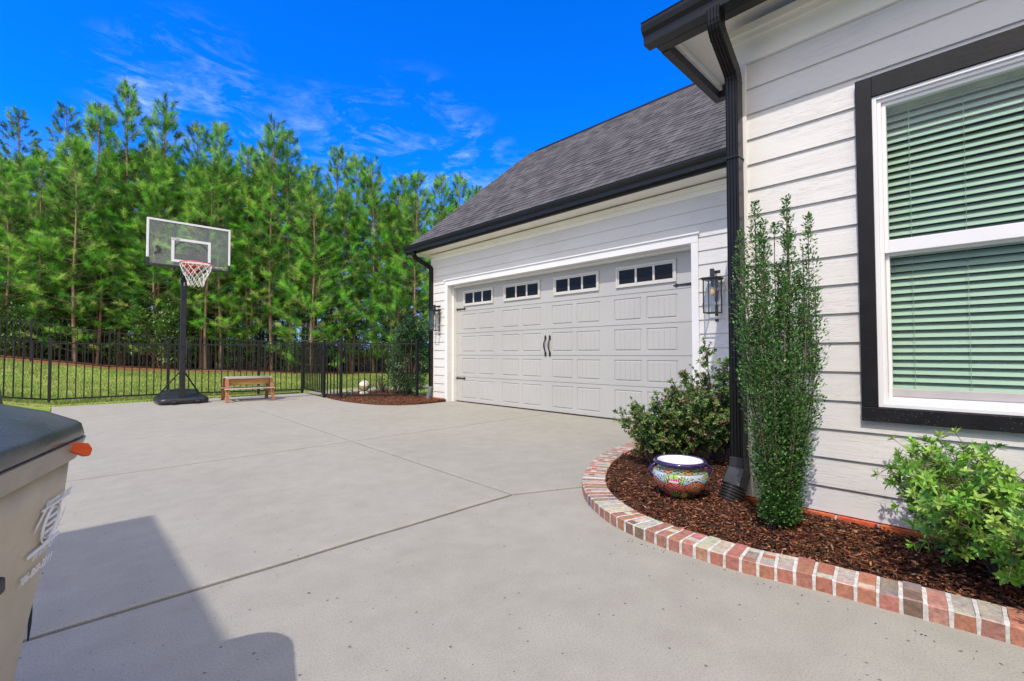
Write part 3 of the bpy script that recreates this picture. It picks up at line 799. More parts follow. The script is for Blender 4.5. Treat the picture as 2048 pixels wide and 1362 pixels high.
# --- downspouts
def ribbed(w, d):
    """cross-section in (a, b): a along the broad face, ribs on both broad faces"""
    pts = []; k = 4
    def face(sgn):
        out = []
        for i in range(k):
            c = -w/2+w*(i+.5+.0)/k*1.0
            g = w/k*.22
            out += [(c-g*1.6, sgn*d/2), (c-g, sgn*(d/2-.006)), (c+g, sgn*(d/2-.006)), (c+g*1.6, sgn*d/2)]
        return out
    pts = [(-w/2, -d/2+.006)]+[(-w/2+.004, -d/2)]+face(-1)+[(w/2-.004, -d/2), (w/2, -d/2+.006)]
    pts += [(w/2, d/2-.006), (w/2-.004, d/2)]+[(a, b) for a, b in reversed(face(1))]+[(-w/2+.004, d/2), (-w/2, d/2-.006)]
    return pts
def duct(path, w, d, yax=(0, 1, 0)):
    """path of (point, tangent); the cross-section's a axis is yax"""
    rings = []; ya = Vector(yax)
    for p, t, s_ in path:
        t = Vector(t).normalized(); nrm = ya.cross(t).normalized(); a = t.cross(nrm)
        rings.append([Vector(p)+a*u*s_+nrm*v*s_ for u, v in ribbed(w, d)])
    mb = MB(); mb.sweep(rings); return mb
def arc_path(P0, P1, P2, P3, r=.07):
    """from P0 straight to P1, P1 to P2, P2 to P3 with crimped round bends"""
    pts = [Vector(p) for p in (P0, P1, P2, P3)]; out = [(pts[0], pts[1]-pts[0], 1)]
    for i in (1, 2):
        a, b, c = pts[i-1], pts[i], pts[i+1]; d1 = (b-a).normalized(); d2 = (c-b).normalized()
        for k in range(11):
            t = k/10; p = (b-d1*r)*(1-t)**2+b*2*t*(1-t)+(b+d2*r)*t*t
            out.append((p, d1.lerp(d2, t), 1.0 if k % 2 else .965))
    out.append((pts[3], pts[3]-pts[2], 1)); return out
yd = 1.107
mb = duct(arc_path((2.83, yd, 3.04), (2.83, yd, 2.93), (3.105, yd, 2.75), (3.105, yd, .20), .055), .078, .098)
ds = mb.build('downspout', M['downspout'], house, smooth=False)
mb = MB(); mb.box(3.053, 3.162, yd-.0415, yd+.0415, 2.20, 2.212)
mb.build('strap', M['black_metal'], ds)
# square boot and corrugated drain pipe
mb = MB()
def rect_ring(c, ux, uy, w, d, r=.012, n=4):
    out = []
    for sx_, sy_, a0 in ((1, 1, 0), (-1, 1, 90), (-1, -1, 180), (1, -1, 270)):
        for k in range(n):
            a = math.radians(a0+90*k/(n-1)); out.append(Vector(c)+ux*(sx_*(w/2-r)+r*math.cos(a))+uy*(sy_*(d/2-r)+r*math.sin(a)))
    return out
ux, uy = Vector((1, 0, 0)), Vector((0, 1, 0))
dv = Vector((-.42, .16, -.9)).normalized(); axx = uy.cross(dv).normalized(); axy = dv.cross(axx)
P0 = Vector((3.105, yd, .30)); P1 = Vector((3.103, yd, .215)); P2 = P1+dv*.11
mb.sweep([rect_ring(P0, ux, uy, .108, .088), rect_ring(P1+Vector((0, 0, .02)), ux, uy, .112, .092), rect_ring(P1-Vector((0, 0, .005)), -axx, axy, .125, .105), rect_ring(P2, -axx, axy, .13, .115)])
mb.build('downspout_boot', M['pipe'], ds, bevel=.003)
mb = MB(); rings = []
for i in range(29):
    s_ = i/28*.13; c = P2-dv*.012+dv*s_; r = .068+(.006 if (i//2) % 2 else -.004)
    rings.append([c+axx*r*math.cos(a)+axy*r*math.sin(a) for a in [2*math.pi*k/20 for k in range(20)]])
mb.sweep(rings); mb.build('drain_pipe', M['pipe'], ds, smooth=False)
# garage corner downspout
yd2 = 7.985
mb = duct(arc_path((5.15, yd2+.12, 3.04), (5.15, yd2+.10, 2.92), (5.50, yd2, 2.72), (5.50, yd2, .22), .07), .062, .08)
ds2 = mb.build('downspout', M['downspout'], house)
dv = Vector((-.25, .05, -1)).normalized(); mb = MB(); rings = []
for i in range(12):
    s_ = i/11*.27; c = Vector((5.50, yd2, .28))+dv*s_; r = .048+(.004 if i % 2 else 0)
    rings.append([c+ux*r*math.cos(a)+uy*r*math.sin(a) for a in [2*math.pi*k/14 for k in range(14)]])
mb.sweep(rings); mb.build('downspout_boot', M['grey_plastic'], ds2, smooth=True)
mb = MB(); mb.box(5.455, 5.56, yd2-.035, yd2+.035, .58, .61); mb.build('strap', M['black_metal'], ds2)

# --- near window
ya, yb, za, zb = WIN
mb = MB()
mb.box(XM-.038, XM+.012, yb, yb+.072, za-.002, zb+.114); mb.box(XM-.038, XM+.012, ya-.072, ya, za-.002, zb+.114)
mb.box(XM-.0385, XM+.012, ya, yb, zb, zb+.114)
mb.box(XM-.044, XM+.012, ya-.072, yb+.072, za-.077, za-.0025)
win = mb.build('window_trim', M['black_trim'], house, bevel=.003)
mb = MB(); f = .058
def frame(mb, X0, X1, a, b, c, d, f, fb=None, ft=None):
    fb = fb or f; ft = ft or f
    mb.box(X0, X1, b-f, b, c, d); mb.box(X0, X1, a, a+f, c, d); mb.box(X0+.0005, X1, a+f, b-f, c, c+fb); mb.box(X0+.0005, X1, a+f, b-f, d-ft, d)
frame(mb, XM-.030, XM+.07, ya, yb, za, zb, .020)
frame(mb, XM-.018, XM+.07, ya+.020, yb-.020, za+.020, zb-.020, .018)
mb.build('window_frame', M['vinyl'], win, bevel=.002)
a2, b2, c2, d2 = ya+.038, yb-.038, za+.038, zb-.038; zm = 1.525
mb = MB(); frame(mb, XM-.004, XM+.03, a2, b2, zm-.036, d2, .018, .068, .02); us = mb.build('upper_sash', M['vinyl'], win, bevel=.002)
mb = MB(); frame(mb, XM+.020, XM+.05, a2+.001, b2-.001, c2, zm-.03, .016, .020, .02); ls = mb.build('lower_sash', M['vinyl'], win, bevel=.002)
mb = MB(); mb.box(XM+.016, XM+.05, a2+.017, b2-.017, c2+.0205, c2+.062); mb.build('sash_rail', M['grey_vinyl'], win, bevel=.002)
mb = MB(); mb.box(XM+.010, XM+.013, a2+.018, b2-.018, zm+.032, d2-.02); mb.build('window_pane', M['window_glass'], win)
mb = MB(); mb.box(XM+.034, XM+.037, a2+.017, b2-.017, c2+.062, zm-.036); mb.build('window_pane', M['window_glass'], win)
mb = MB(); xb = XM+.085; z = c2+.075; k = 0
while z < d2-.02:
    t = math.radians(52); hw = .0225
    dx, dz = math.cos(t)*hw, math.sin(t)*hw
    n = Vector((-math.sin(t), 0, math.cos(t)))*.0013
    p = [Vector((xb-dx, 0, z-dz)), Vector((xb, 0, z+.002)), Vector((xb+dx, 0, z+dz))]
    jit = random.uniform(-.0008, .0008)
    ring = [q+n for q in p]+[q-n for q in reversed(p)]
    A = [Vector((q.x, a2+.008, q.z+jit)) for q in ring]; B = [Vector((q.x, b2-.006, q.z-jit)) for q in ring]
    mb.sweep([A, B]); z += .0395
mb.build('window_blind', M['slat'], win)
mb = MB()
for y in (.262, .052, -.158, -.368, -.54):
    for dx in (-.028, .0, .026): mb.tube([(xb+dx, y+dx*.1, c2+.06), (xb+dx, y, d2-.01)], .0011, 5)
mb.box(xb-.02, xb+.03, a2, b2, d2-.035, d2-.0)
mb.build('blind_cord', M['cord'], win)
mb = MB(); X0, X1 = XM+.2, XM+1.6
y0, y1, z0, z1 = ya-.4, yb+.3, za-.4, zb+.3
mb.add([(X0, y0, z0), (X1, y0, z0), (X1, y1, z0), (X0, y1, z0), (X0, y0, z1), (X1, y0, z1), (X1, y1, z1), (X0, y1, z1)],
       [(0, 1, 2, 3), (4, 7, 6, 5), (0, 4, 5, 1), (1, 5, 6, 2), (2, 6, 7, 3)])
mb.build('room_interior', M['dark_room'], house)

# --- wall lanterns beside the garage door
def lantern(name, loc, label):
    r = empty(name, loc, label=label, cat='wall lamp', group='lanterns flanking the garage door')
    w = .16; z0, z1 = 0, .40; x0, x1 = -.205, -.045
    mb = MB(); b = .012
    for x in (x0, x1-b):
        for y in (-w/2, w/2-b): mb.box(x, x+b, y, y+b, z0+.012, z1)
    for z in (z0, z1-.012):
        mb.box(x0, x1, -w/2, -w/2+b, z, z+.012); mb.box(x0, x1, w/2-b, w/2, z, z+.012); mb.box(x0, x0+b, -w/2+b, w/2-b, z, z+.012); mb.box(x1-b, x1, -w/2+b, w/2-b, z, z+.012)
    mb.build('lantern_frame', M['lantern'], r, bevel=.0015)
    mb = MB(); mb.box(x0-.018, x1+.012, -w/2-.018, w/2+.018, z1, z1+.016); mb.box(x0-.008, x1+.002, -w/2-.008, w/2+.008, z1-.014, z1)
    mb.build('lantern_cap', M['lantern'], r, bevel=.002)
    mb = MB(); mb.box(-.012, .0, -.05, .07, z1+.03, z1+.115); mb.box(-.125, -.012, -.009, .009, z1+.075, z1+.105); mb.box(-.145, -.105, -.02, .02, z1+.016, z1+.12); mb.box(-.012, 0, -.02, .02, -.09, .46)
    mb.build('wall_bracket', M['lantern'], r, bevel=.002)
    mb = MB(); t = .002
    mb.box(x0+.004, x0+.004+t, -w/2+b, w/2-b, z0+.012, z1-.014); mb.box(x0+b, x1-b, -w/2+.004, -w/2+.004+t, z0+.012, z1-.014); mb.box(x0+b, x1-b, w/2-.004-t, w/2-.004, z0+.012, z1-.014)
    mb.build('lantern_glass', M['lamp_glass'], r)
    mb = MB(); mb.tube([(-.125, 0, z1-.01), (-.125, 0, z1-.09)], .018, 12); mb.build('bulb_socket', M['lantern'], r)
    mb = MB(); mb.lathe([(.0, -.0), (.016, .004), (.026, .025), (.029, .045), (.022, .075), (.014, .10), (.013, .11)], 14, (-.125, 0, z1-.20)); mb.build('bulb', M['bulb'], r, smooth=True)
    return r
lantern('wall_lantern', (XG-.0, 2.206, 1.415), 'black glass box lantern right of the garage door, beside the black downspout')
lantern('wall_lantern', (XG-.0, 7.77, 1.415), 'black glass box lantern left of the garage door, at the far house corner')
# ------------------------------------------------------------------ brick edging and mulch bed
def catmull(P, step):
    P = [Vector(p) for p in P]; out = []
    for i in range(len(P)-1):
        p0 = P[max(i-1, 0)]; p1 = P[i]; p2 = P[i+1]; p3 = P[min(i+2, len(P)-1)]
        for k in range(24):
            t = k/24
            out.append(.5*((2*p1)+(-p0+p2)*t+(2*p0-5*p1+4*p2-p3)*t*t+(-p0+3*p1-3*p2+p3)*t**3))
    out.append(P[-1])
    res = [out[0]]; acc_ = 0
    for a, b in zip(out, out[1:]):
        d = (b-a).length; 
        while acc_+d >= step:
            t = (step-acc_)/d; a = a.lerp(b, t); res.append(a.copy()); d = (b-a).length; acc_ = 0
        acc_ += d
    return res
curb = [(5.50, 2.44, 0), (4.9, 2.50, 0), (4.35, 2.53, 0), (3.864, 2.49, 0), (3.50, 2.415, 0), (3.13, 2.28, 0), (2.80, 2.10, 0), (2.585, 1.945, 0), (2.373, 1.725, 0), (2.21, 1.44, 0), (2.150, 1.20, 0), (2.136, .95, 0), (2.150, .728, 0), (2.188, .54, 0), (2.216, .31, 0), (2.238, .10, 0), (2.25, -.07, 0), (2.25, -.6, 0), (2.24, -1.2, 0), (2.24, -2.2, 0)]
CP = catmull(curb, .0672)
CN = []
for i, p in enumerate(CP):
    t = (CP[min(i+1, len(CP)-1)]-CP[max(i-1, 0)]).normalized(); CN.append(Vector((-t.y, t.x, 0)) if True else None)
# make the normals point into the bed
if CN[20].y > 0: CN = [-n for n in CN]
HB, WB = .058, .162
mb = MB(); mo = MB()
def brick(mb, c0, c1, n0, n1, h, w, col, lime):
    """one rowlock brick between two section lines, split so faces can differ in wear"""
    e = .004
    A = [c0+n0*0, c1+n1*0]; B = [c0+n0*w, c1+n1*w]
    z = Vector((0, 0, 1))
    v = [A[0], A[1], B[1], B[0]]
    tl = random.uniform(-.0025, .0025)
    bot = [p-z*.03 for p in v]; mid = [p+z*(h-e) for p in v]
    cen = sum(v, Vector())/4
    top = [p.lerp(cen, .05)+z*(h+tl) for p in v]
    vs = bot+mid+top
    side = [(0, 1, 5, 4), (1, 2, 6, 5), (2, 3, 7, 6), (3, 0, 4, 7), (4, 5, 9, 8), (5, 6, 10, 9), (6, 7, 11, 10), (7, 4, 8, 11)]
    mb.add(vs, side[:4], 0, col); mb.add(vs, side[4:], 0, tuple(x*1.08 for x in (lime or col)))
    # top cut in four strips to show patchy limewash
    k = 4
    for i in range(k):
        a0, a1 = top[0].lerp(top[3], i/k), top[1].lerp(top[2], i/k); b0, b1 = top[0].lerp(top[3], (i+1)/k), top[1].lerp(top[2], (i+1)/k)
        cc = col
        if lime and random.random() < .88: cc = lime
        elif random.random() < .08: cc = (.5, .45, .38)
        cc = tuple(x*random.uniform(.9, 1.1) for x in cc)
        mb.add([a0, a1, b1, b0], [(0, 1, 2, 3), ], 0, cc)
for i in range(len(CP)-1):
    a, b = CP[i], CP[i+1]; na, nb = CN[i], CN[i+1]
    d = (b-a); g = .085
    c0, c1 = a+d*g, b-d*g
    wob = random.uniform(-.003, .003)
    c0 = c0+na*wob; c1 = c1+nb*wob
    n0 = na.lerp(nb, g).normalized(); n1 = na.lerp(nb, 1-g).normalized()
    # width at the inner side follows the curve
    col = brick_cols()
    r = random.random(); lime = None
    if r < .36: lime = (random.uniform(.38, .50), random.uniform(.33, .42), random.uniform(.27, .33))
    elif r < .50: lime = (.27, .21, .17)
    brick(mb, c0, c1, n0, n1, HB+random.uniform(-.002, .002), WB, col, lime)
edging = None
o = mb.build('brick_edging', M['brick'], None)
tag(o, 'curved edging of red and limewashed bricks round the mulch bed', 'brick edging')
mo = MB()
rings = []
for i, p in enumerate(CP):
    n = CN[i]; w0, w1 = .004, WB-.004
    zt = HB-.0035
    rings.append([p+n*w0+Vector((0, 0, -.03)), p+n*w0+Vector((0, 0, zt)), p+n*w1+Vector((0, 0, zt)), p+n*w1+Vector((0, 0, -.03))])
mo.sweep(rings)
# squeezed-out joint beads
for i in range(1, len(CP)-1):
    p, n = CP[i], CN[i]; t = (CP[i+1]-CP[i-1]).normalized()
    w = .0062*random.uniform(.8, 1.3)
    pts = []
    ring_out = []
    for q in (Vector((0, 0, -.004))+n*-.001, Vector((0, 0, HB-.003))+n*-.0012, n*.012+Vector((0, 0, HB+.0015)), n*(WB*.5)+Vector((0, 0, HB+.001)), n*(WB-.01)+Vector((0, 0, HB+.0008))):
        ww = w*random.uniform(.75, 1.25); ring_out.append((p+q-t*ww, p+q+t*ww))
    for (a, b), (c, d) in zip(ring_out, ring_out[1:]):
        mo.add([a, b, d, c], [(0, 1, 2, 3), (3, 2, 1, 0)][:1])
m_o = mo.build('mortar', M['mortar'], o)

def bed_strips():
    inner = [CP[i]+CN[i]*(WB-.01) for i in range(len(CP))]
    A, B = [], []
    for p in inner:
        if p.y < YC-.02: q = Vector((XM-.002, p.y, 0))
        elif p.x > XM: q = Vector((min(p.x+.1, XG-.02), YC+.02, 0))
        else: q = Vector((XM, min(p.y, YC), 0))
        A.append(p); B.append(q)
    return A, B
BA, BB_ = bed_strips()
def bedz(p):
    dw = (XM-p.x) if p.y < YC else 1
    return -.026*smooth(1-dw/.22)+.036+.014*mnoise.noise(Vector((p.x*3, p.y*3, 1)))+.006*mnoise.noise(Vector((p.x*17, p.y*17, 2)))
mb = MB(); K = 26; n = len(BA); vs = []
for a, b in zip(BA, BB_):
    for k in range(K+1):
        p = a.lerp(b, k/K); vs.append((p.x, p.y, bedz(p)-.004*(k == 0)))
fs = [(i*(K+1)+k, i*(K+1)+k+1, (i+1)*(K+1)+k+1, (i+1)*(K+1)+k) for i in range(n-1) for k in range(K)]
cols = [(.045, .022, .013)]*len(fs)
for f in fs: mb.add([], [])
b0 = len(mb.v); mb.v.extend(vs)
for f in fs:
    mb.f.append([b0+i for i in f]); mb.m.append(0); mb.c.append((random.uniform(.035, .07), random.uniform(.016, .03), .012))
mb.build('mulch_bed', M['mulch'], smooth=True, kind='structure')
def chips(name, pts, lmin, lmax, label):
    """elongated bark slivers lying at random on the bed"""
    k = len(pts); V = np.zeros((k, 4, 3)); 
    th = rng.uniform(0, 2*np.pi, k); tilt = rng.normal(0, .22, k); ln = rng.uniform(lmin, lmax, k)*rng.choice([.5, .8, 1, 1.3], k); w = ln*rng.uniform(.10, .26, k); h = rng.uniform(.0022, .006, k)
    d = np.stack([np.cos(th)*np.cos(tilt), np.sin(th)*np.cos(tilt), np.sin(tilt)], 1); pdir = np.stack([-np.sin(th), np.cos(th), rng.normal(0, .3, k)], 1)
    P = np.array(pts)
    V[:, 0] = P-d*ln[:, None]/2+pdir*w[:, None]*rng.uniform(-.3, .3, k)[:, None]; V[:, 1] = P+d*ln[:, None]/2
    V[:, 2] = P+pdir*w[:, None]*.5+np.array([0, 0, 1])*(-.002)
    V[:, 3] = P-pdir*w[:, None]*.5+d*(rng.uniform(-.2, .2, k)*ln)[:, None]+np.stack([np.zeros(k), np.zeros(k), h], 1)
    F = np.array([[0, 2, 3], [2, 1, 3], [0, 3, 1], [0, 1, 2]])
    FF = (np.arange(k)[:, None, None]*4+F[None]).reshape(-1, 3)
    pal = 2.0*np.array([(.105, .045, .026), (.065, .030, .020), (.16, .085, .05), (.23, .14, .09), (.035, .018, .013), (.19, .075, .035), (.28, .20, .14)])
    ci = rng.choice(len(pal), k, p=[.28, .22, .18, .10, .10, .09, .03]); C = pal[ci]*np.array([1.15, .95, .85])*rng.uniform(.75, 1.25, (k, 1))
    return npmesh(name, V.reshape(-1, 3), FF, np.repeat(C, 4, 0), M['mulch'], kind='stuff', label=label, cat='mulch')
pts = []
area = []
for i in range(n-1): area.append(((BA[i]-BB_[i]).length)*((BA[i]-BA[i+1]).length+(BB_[i]-BB_[i+1]).length)/2*(1.0 if BA[i].y < 2.0 and BA[i].x < 3.4 and BA[i].y > -1.2 else .35))
area = np.array(area); area /= area.sum()
for i in rng.choice(n-1, 21000, p=area):
    s_, t = rng.random(), rng.random()
    p = BA[i].lerp(BA[i+1], s_).lerp(BB_[i].lerp(BB_[i+1], s_), t)
    pts.append((p.x, p.y, bedz(p)+rng.uniform(-.001, .011)))
chips('mulch_chips', pts, .024, .068, 'brown shredded bark mulch filling the bed behind the curved brick edging')
# far bed beside the garage corner
fb_out = catmull([(4.40, 10.6, 0), (4.20, 10.1, 0), (4.12, 9.5, 0), (4.10, 8.95, 0), (4.15, 8.35, 0), (4.30, 7.85, 0), (4.55, 7.55, 0), (4.98, 7.43, 0), (5.53, 7.50, 0)], .12)
cen = Vector((5.5, 9.2, 0))
mb = MB(); K = 10; vs = []
fb_in = []
for i, p in enumerate(fb_out):
    t = i/(len(fb_out)-1)
    q = Vector((5.54, 7.56, 0)).lerp(Vector((5.54, 8.04, 0)), min(1, (1-t)*3)) if t > .66 else Vector((5.54+(0.66-t)*1.4, 8.05+(.66-t)*3.6, 0))
    fb_in.append(q)
mb = MB()
for i in range(len(fb_out)-1):
    for k in range(K):
        q = [fb_out[i].lerp(fb_in[i], k/K), fb_out[i+1].lerp(fb_in[i+1], k/K), fb_out[i+1].lerp(fb_in[i+1], (k+1)/K), fb_out[i].lerp(fb_in[i], (k+1)/K)]
        kk = [k, k, k+1, k+1]
        mb.add([(p.x, p.y, .006+.022*min(1, a/2)+.008*mnoise.noise(p*5)) for p, a in zip(q, kk)], [(0, 1, 2, 3), ], 0, (random.uniform(.09, .15), random.uniform(.04, .06), .03))
mb.build('mulch_bed', M['mulch'], kind='structure')
pts = []
for _ in range(7000):
    i = int(rng.integers(len(fb_out)-1)); s_, t = rng.random(), rng.random()**1.2
    p = fb_out[i].lerp(fb_out[i+1], s_).lerp(fb_in[i].lerp(fb_in[i+1], s_), t); pts.append((p.x, p.y, .014+.02*min(1, t*5)+rng.uniform(0, .012)))
chips('mulch_chips', pts, .03, .06, 'reddish mulch in the small bed under the fence at the far garage corner')

# wind blown grit, bark crumbs and bits of leaf on the slab
k = 110; gx = rng.uniform(-.3, 5.2, k); gy = rng.uniform(1.0, 11.5, k)
gx[:40] = 2.14-np.abs(rng.normal(0, .05, 40)); gy[:40] = rng.uniform(-.2, 1.4, 40)
ok = ~((gx > 2.0) & (gy < 2.6) & (gx > 2.12)) ; gx, gy = gx[ok], gy[ok]; k = len(gx)
th = rng.uniform(0, 6.28, k); s1 = rng.uniform(.0012, .0032, k); s2 = s1*rng.uniform(1.2, 3.2, k)
o_ = np.stack([gx, gy, np.full(k, .0005)], 1); e1 = np.stack([np.cos(th), np.sin(th), 0*th], 1)*s2[:, None]; e2 = np.stack([-np.sin(th), np.cos(th), 0*th], 1)*s1[:, None]
V = np.stack([o_-e1, o_+e2, o_+e1, o_-e2, o_+np.array([0, 0, .0035])], 1).reshape(-1, 3)
F = (np.arange(k)[:, None, None]*5+np.array([[0, 3, 4], [3, 2, 4], [2, 1, 4], [1, 0, 4]])[None]).reshape(-1, 3)
C = np.repeat(np.array([(.05, .035, .025), (.14, .08, .045), (.03, .03, .03), (.12, .13, .04)])[rng.choice(4, k)], 4, 0)
npmesh('driveway_debris', V, F, C, M['mulch'], kind='stuff', label='scattered grit and bark crumbs lying on the concrete driveway', cat='debris')

# ------------------------------------------------------------------ talavera pot
def pot_colour(u, v):
    """painted motifs; u around, v from foot to rim"""
    W_ = (.46, .45, .42); R_ = (.55, .025, .02); OR = (.60, .13, .02); G = (.09, .24, .04); DG = (.02, .07, .035); B_ = (.02, .015, .06); SB = (.22, .42, .62); Y = (.6, .38, .05); LG = (.28, .5, .08)
    n = 4; a = (u*n) % 1.0; x = (a-.5)*2
    if v > .93: return (.03, .02, .10)
    if v > .80:
        q = math.sin(u*2*math.pi*22)*math.sin(v*90)
        return (.05, .09, .09) if q > .15 else ((.55, .22, .05) if math.sin(u*2*math.pi*7) > .3 else (.32, .36, .22))
    if v > .785: return B_
    if v < .05: return (.10, .07, .05)
    # orange flowers at the motif edges, mid height
    du = min(abs(x-1), abs(x+1))*.62; dvv = (v-.45)*2.1; r = math.hypot(du, dvv); th = math.atan2(dvv, du if x < 0 else -du)
    if r < .33:
        if r < .045: return (.1, .1, .1)
        if r < .10: return W_ if math.sin(th*14) > -.4 else (.1, .1, .12)
        if r < .17: return W_ if math.sin(th*12) > .35 else OR
        if .24 < r < .275 and math.sin(th*18) > .2: return W_
        if r > .31: return B_
        return OR
    # tulip in the centre top
    if abs(x) < .26 and v > .56:
        if abs(abs(x)-.24) < .025: return B_
        if v > .68: return LG if abs(x) > .04 else G
        if v > .62: return (.45, .03, .10) if math.sin(x*60) > 0 else (.60, .2, .3)
        return (.72, .62, .68)
    # green leaf strokes
    ax = abs(x)
    lx = ax-.30-(v-.5)*.55
    if .52 < v < .76 and abs(lx) < .07: return B_ if abs(lx) > .055 else (LG if abs(lx) < .03 else G)
    # sky-blue fan
    if v > .54 and ax > .36:
        rr = math.hypot((ax-.66)*.8, (v-.60)*2.2); tt = math.atan2(v-.60, ax-.66)
        if rr < .28 and v > .60: return B_ if math.sin(tt*18) > .45 else (W_ if rr > .1 else SB)
        return SB if v < .68 else (.42, .52, .58)
    # red lattice
    if .30 < v <= .60 and ax < .62 and ax*.55+abs(v-.44)*1.5 < .42:
        p = (x*6+v*14) % 1; q = (x*6-v*14) % 1
        return W_ if min(p, q) < .13 else R_
    # lower leaves and red fruit
    if v <= .36:
        if ax < .30 and v > .12:
            t_ = math.atan2(v-.10, x*.6)
            return LG if math.sin(t_*16) > .2 else DG
        if .30 < ax < .72:
            rr = math.hypot((ax-.52), (v-.18)*2)
            if rr < .2: return (W_ if (x*30) % 1 < .14 and (v*40) % 1 < .3 else (R_ if x < 0 else Y))
            if rr < .225: return B_
        return DG if (math.sin(x*9)+math.sin(v*40)) > -.3 else (.10, .14, .10)
    if .30 < v < .5: return G if math.sin(ax*24) > 0 else DG
    return B_ if math.sin(x*40+v*60) > .6 else (.50, .40, .34)
pr = [(.0, 0), (.082, 0), (.088, .006), (.105, .02), (.135, .05), (.160, .085), (.172, .115), (.173, .135), (.163, .160), (.148, .176), (.137, .185), (.134, .196), (.136, .207), (.146, .214)]
def dense(prof, k):
    out = []
    for (r0, z0), (r1, z1) in zip(prof, prof[1:]):
        for i in range(k): out.append((r0+(r1-r0)*i/k, z0+(z1-z0)*i/k))
    return out+[prof[-1]]
pot = empty('talavera_pot', (2.865, 1.385, .042), 1.0, label='colourful hand painted round ceramic pot with blue rim standing on the mulch', cat='pot')
prof = catmull([(r, 0, z) for r, z in pr], .0034); prof = [(max(p.x, 0), p.z) for p in prof]
zt = .214
mb = MB(); mb.lathe(prof, 260, colf=None)
mb.c = []
for i in range(len(prof)-1):
    zz = (prof[i][1]+prof[i+1][1])/2
    for j in range(260): mb.c.append(pot_colour(j/260, zz/zt))
mb.build('pot_body', M['glaze'], pot, smooth=True)
mb = MB(); rp = [(.140+.0, .206), (.150, .206), (.160, .212), (.163, .222), (.158, .231), (.148, .234), (.139, .228)]
mb.lathe(rp, 64); mb.build('pot_rim', M['cobalt'], pot, smooth=True)
mb = MB(); mb.lathe([(.147, .232), (.139, .228), (.133, .214), (.128, .198), (.130, .185), (.10, .165), (.0, .158)], 48); mb.build('pot_lining', M['clay_white'], pot, smooth=True)
for s_ in (1, -1):
    mb = MB(); a0 = -1.0+math.radians(44)+ (0 if s_ == 1 else math.pi)
    pts = []
    a0 = math.radians(-45)-1.0+(0 if s_ == 1 else math.pi)
    for i in range(11):
        t = i/10; r = .150+.038*math.sin(math.pi*t)+.016*t; z = .212-.085*t
        pts.append((r*math.cos(a0), r*math.sin(a0), z))
    mb.tube(pts, [.007, .008, .0085, .009, .009, .009, .009, .009, .009, .0095, .011], 8); mb.build('pot_handle', M['cobalt'], pot, smooth=True)

# ------------------------------------------------------------------ foliage builders
class Leaves:
    def __init__(s): s.V = []; s.F = []; s.C = []; s.n = 0
    def leaf(s, b, d, nrm, l, w, col, curl=.15, broad=.45):
        d = d.normalized(); sd = d.cross(nrm)
        if sd.length < 1e-4: sd = d.cross(Vector((1, 0, .1)))
        sd.normalize(); up_ = sd.cross(d)
        m1 = b+d*l*.30; m2 = b+d*l*.68+up_*(-curl*l*.3); tp = b+d*l+up_*(-curl*l)
        f = up_*(w*.18)
        s.V += [b, m1-sd*w*.42+f, m1+sd*w*.42+f, m1+up_*0, m2-sd*w*broad+f, m2+sd*w*broad+f, m2, tp]
        k = s.n
        s.F += [(k, k+3, k+1), (k, k+2, k+3), (k+1, k+3, k+6), (k+1, k+6, k+4), (k+3, k+2, k+5), (k+3, k+5, k+6), (k+4, k+6, k+7), (k+6, k+5, k+7)]
        s.C += [col]*8; s.n += 8
    def small(s, b, d, nrm, l, w, col):
        d = d.normalized(); sd = d.cross(nrm)
        if sd.length < 1e-4: sd = d.cross(Vector((1, 0, .1)))
        sd.normalize(); up_ = sd.cross(d)*w*.2
        k = s.n; m_ = b+d*l*.55
        s.V += [b, m_-sd*w*.5+up_, b+d*l, m_+sd*w*.5+up_]; s.F += [(k, k+2, k+1), (k, k+3, k+2)]; s.C += [col]*2; s.n += 4
    def build(s, name, mtl, parent, **k):
        return npmesh(name, np.array([tuple(v) for v in s.V]), np.array(s.F), np.array(s.C), mtl, parent, **k)
def rv(): return Vector(rng.normal(0, 1, 3)).normalized()
def pick(pal, var=.2):
    c = pal[int(rng.integers(len(pal)))]; f = 1+rng.uniform(-var, var); return (c[0]*f, c[1]*f, c[2]*f)

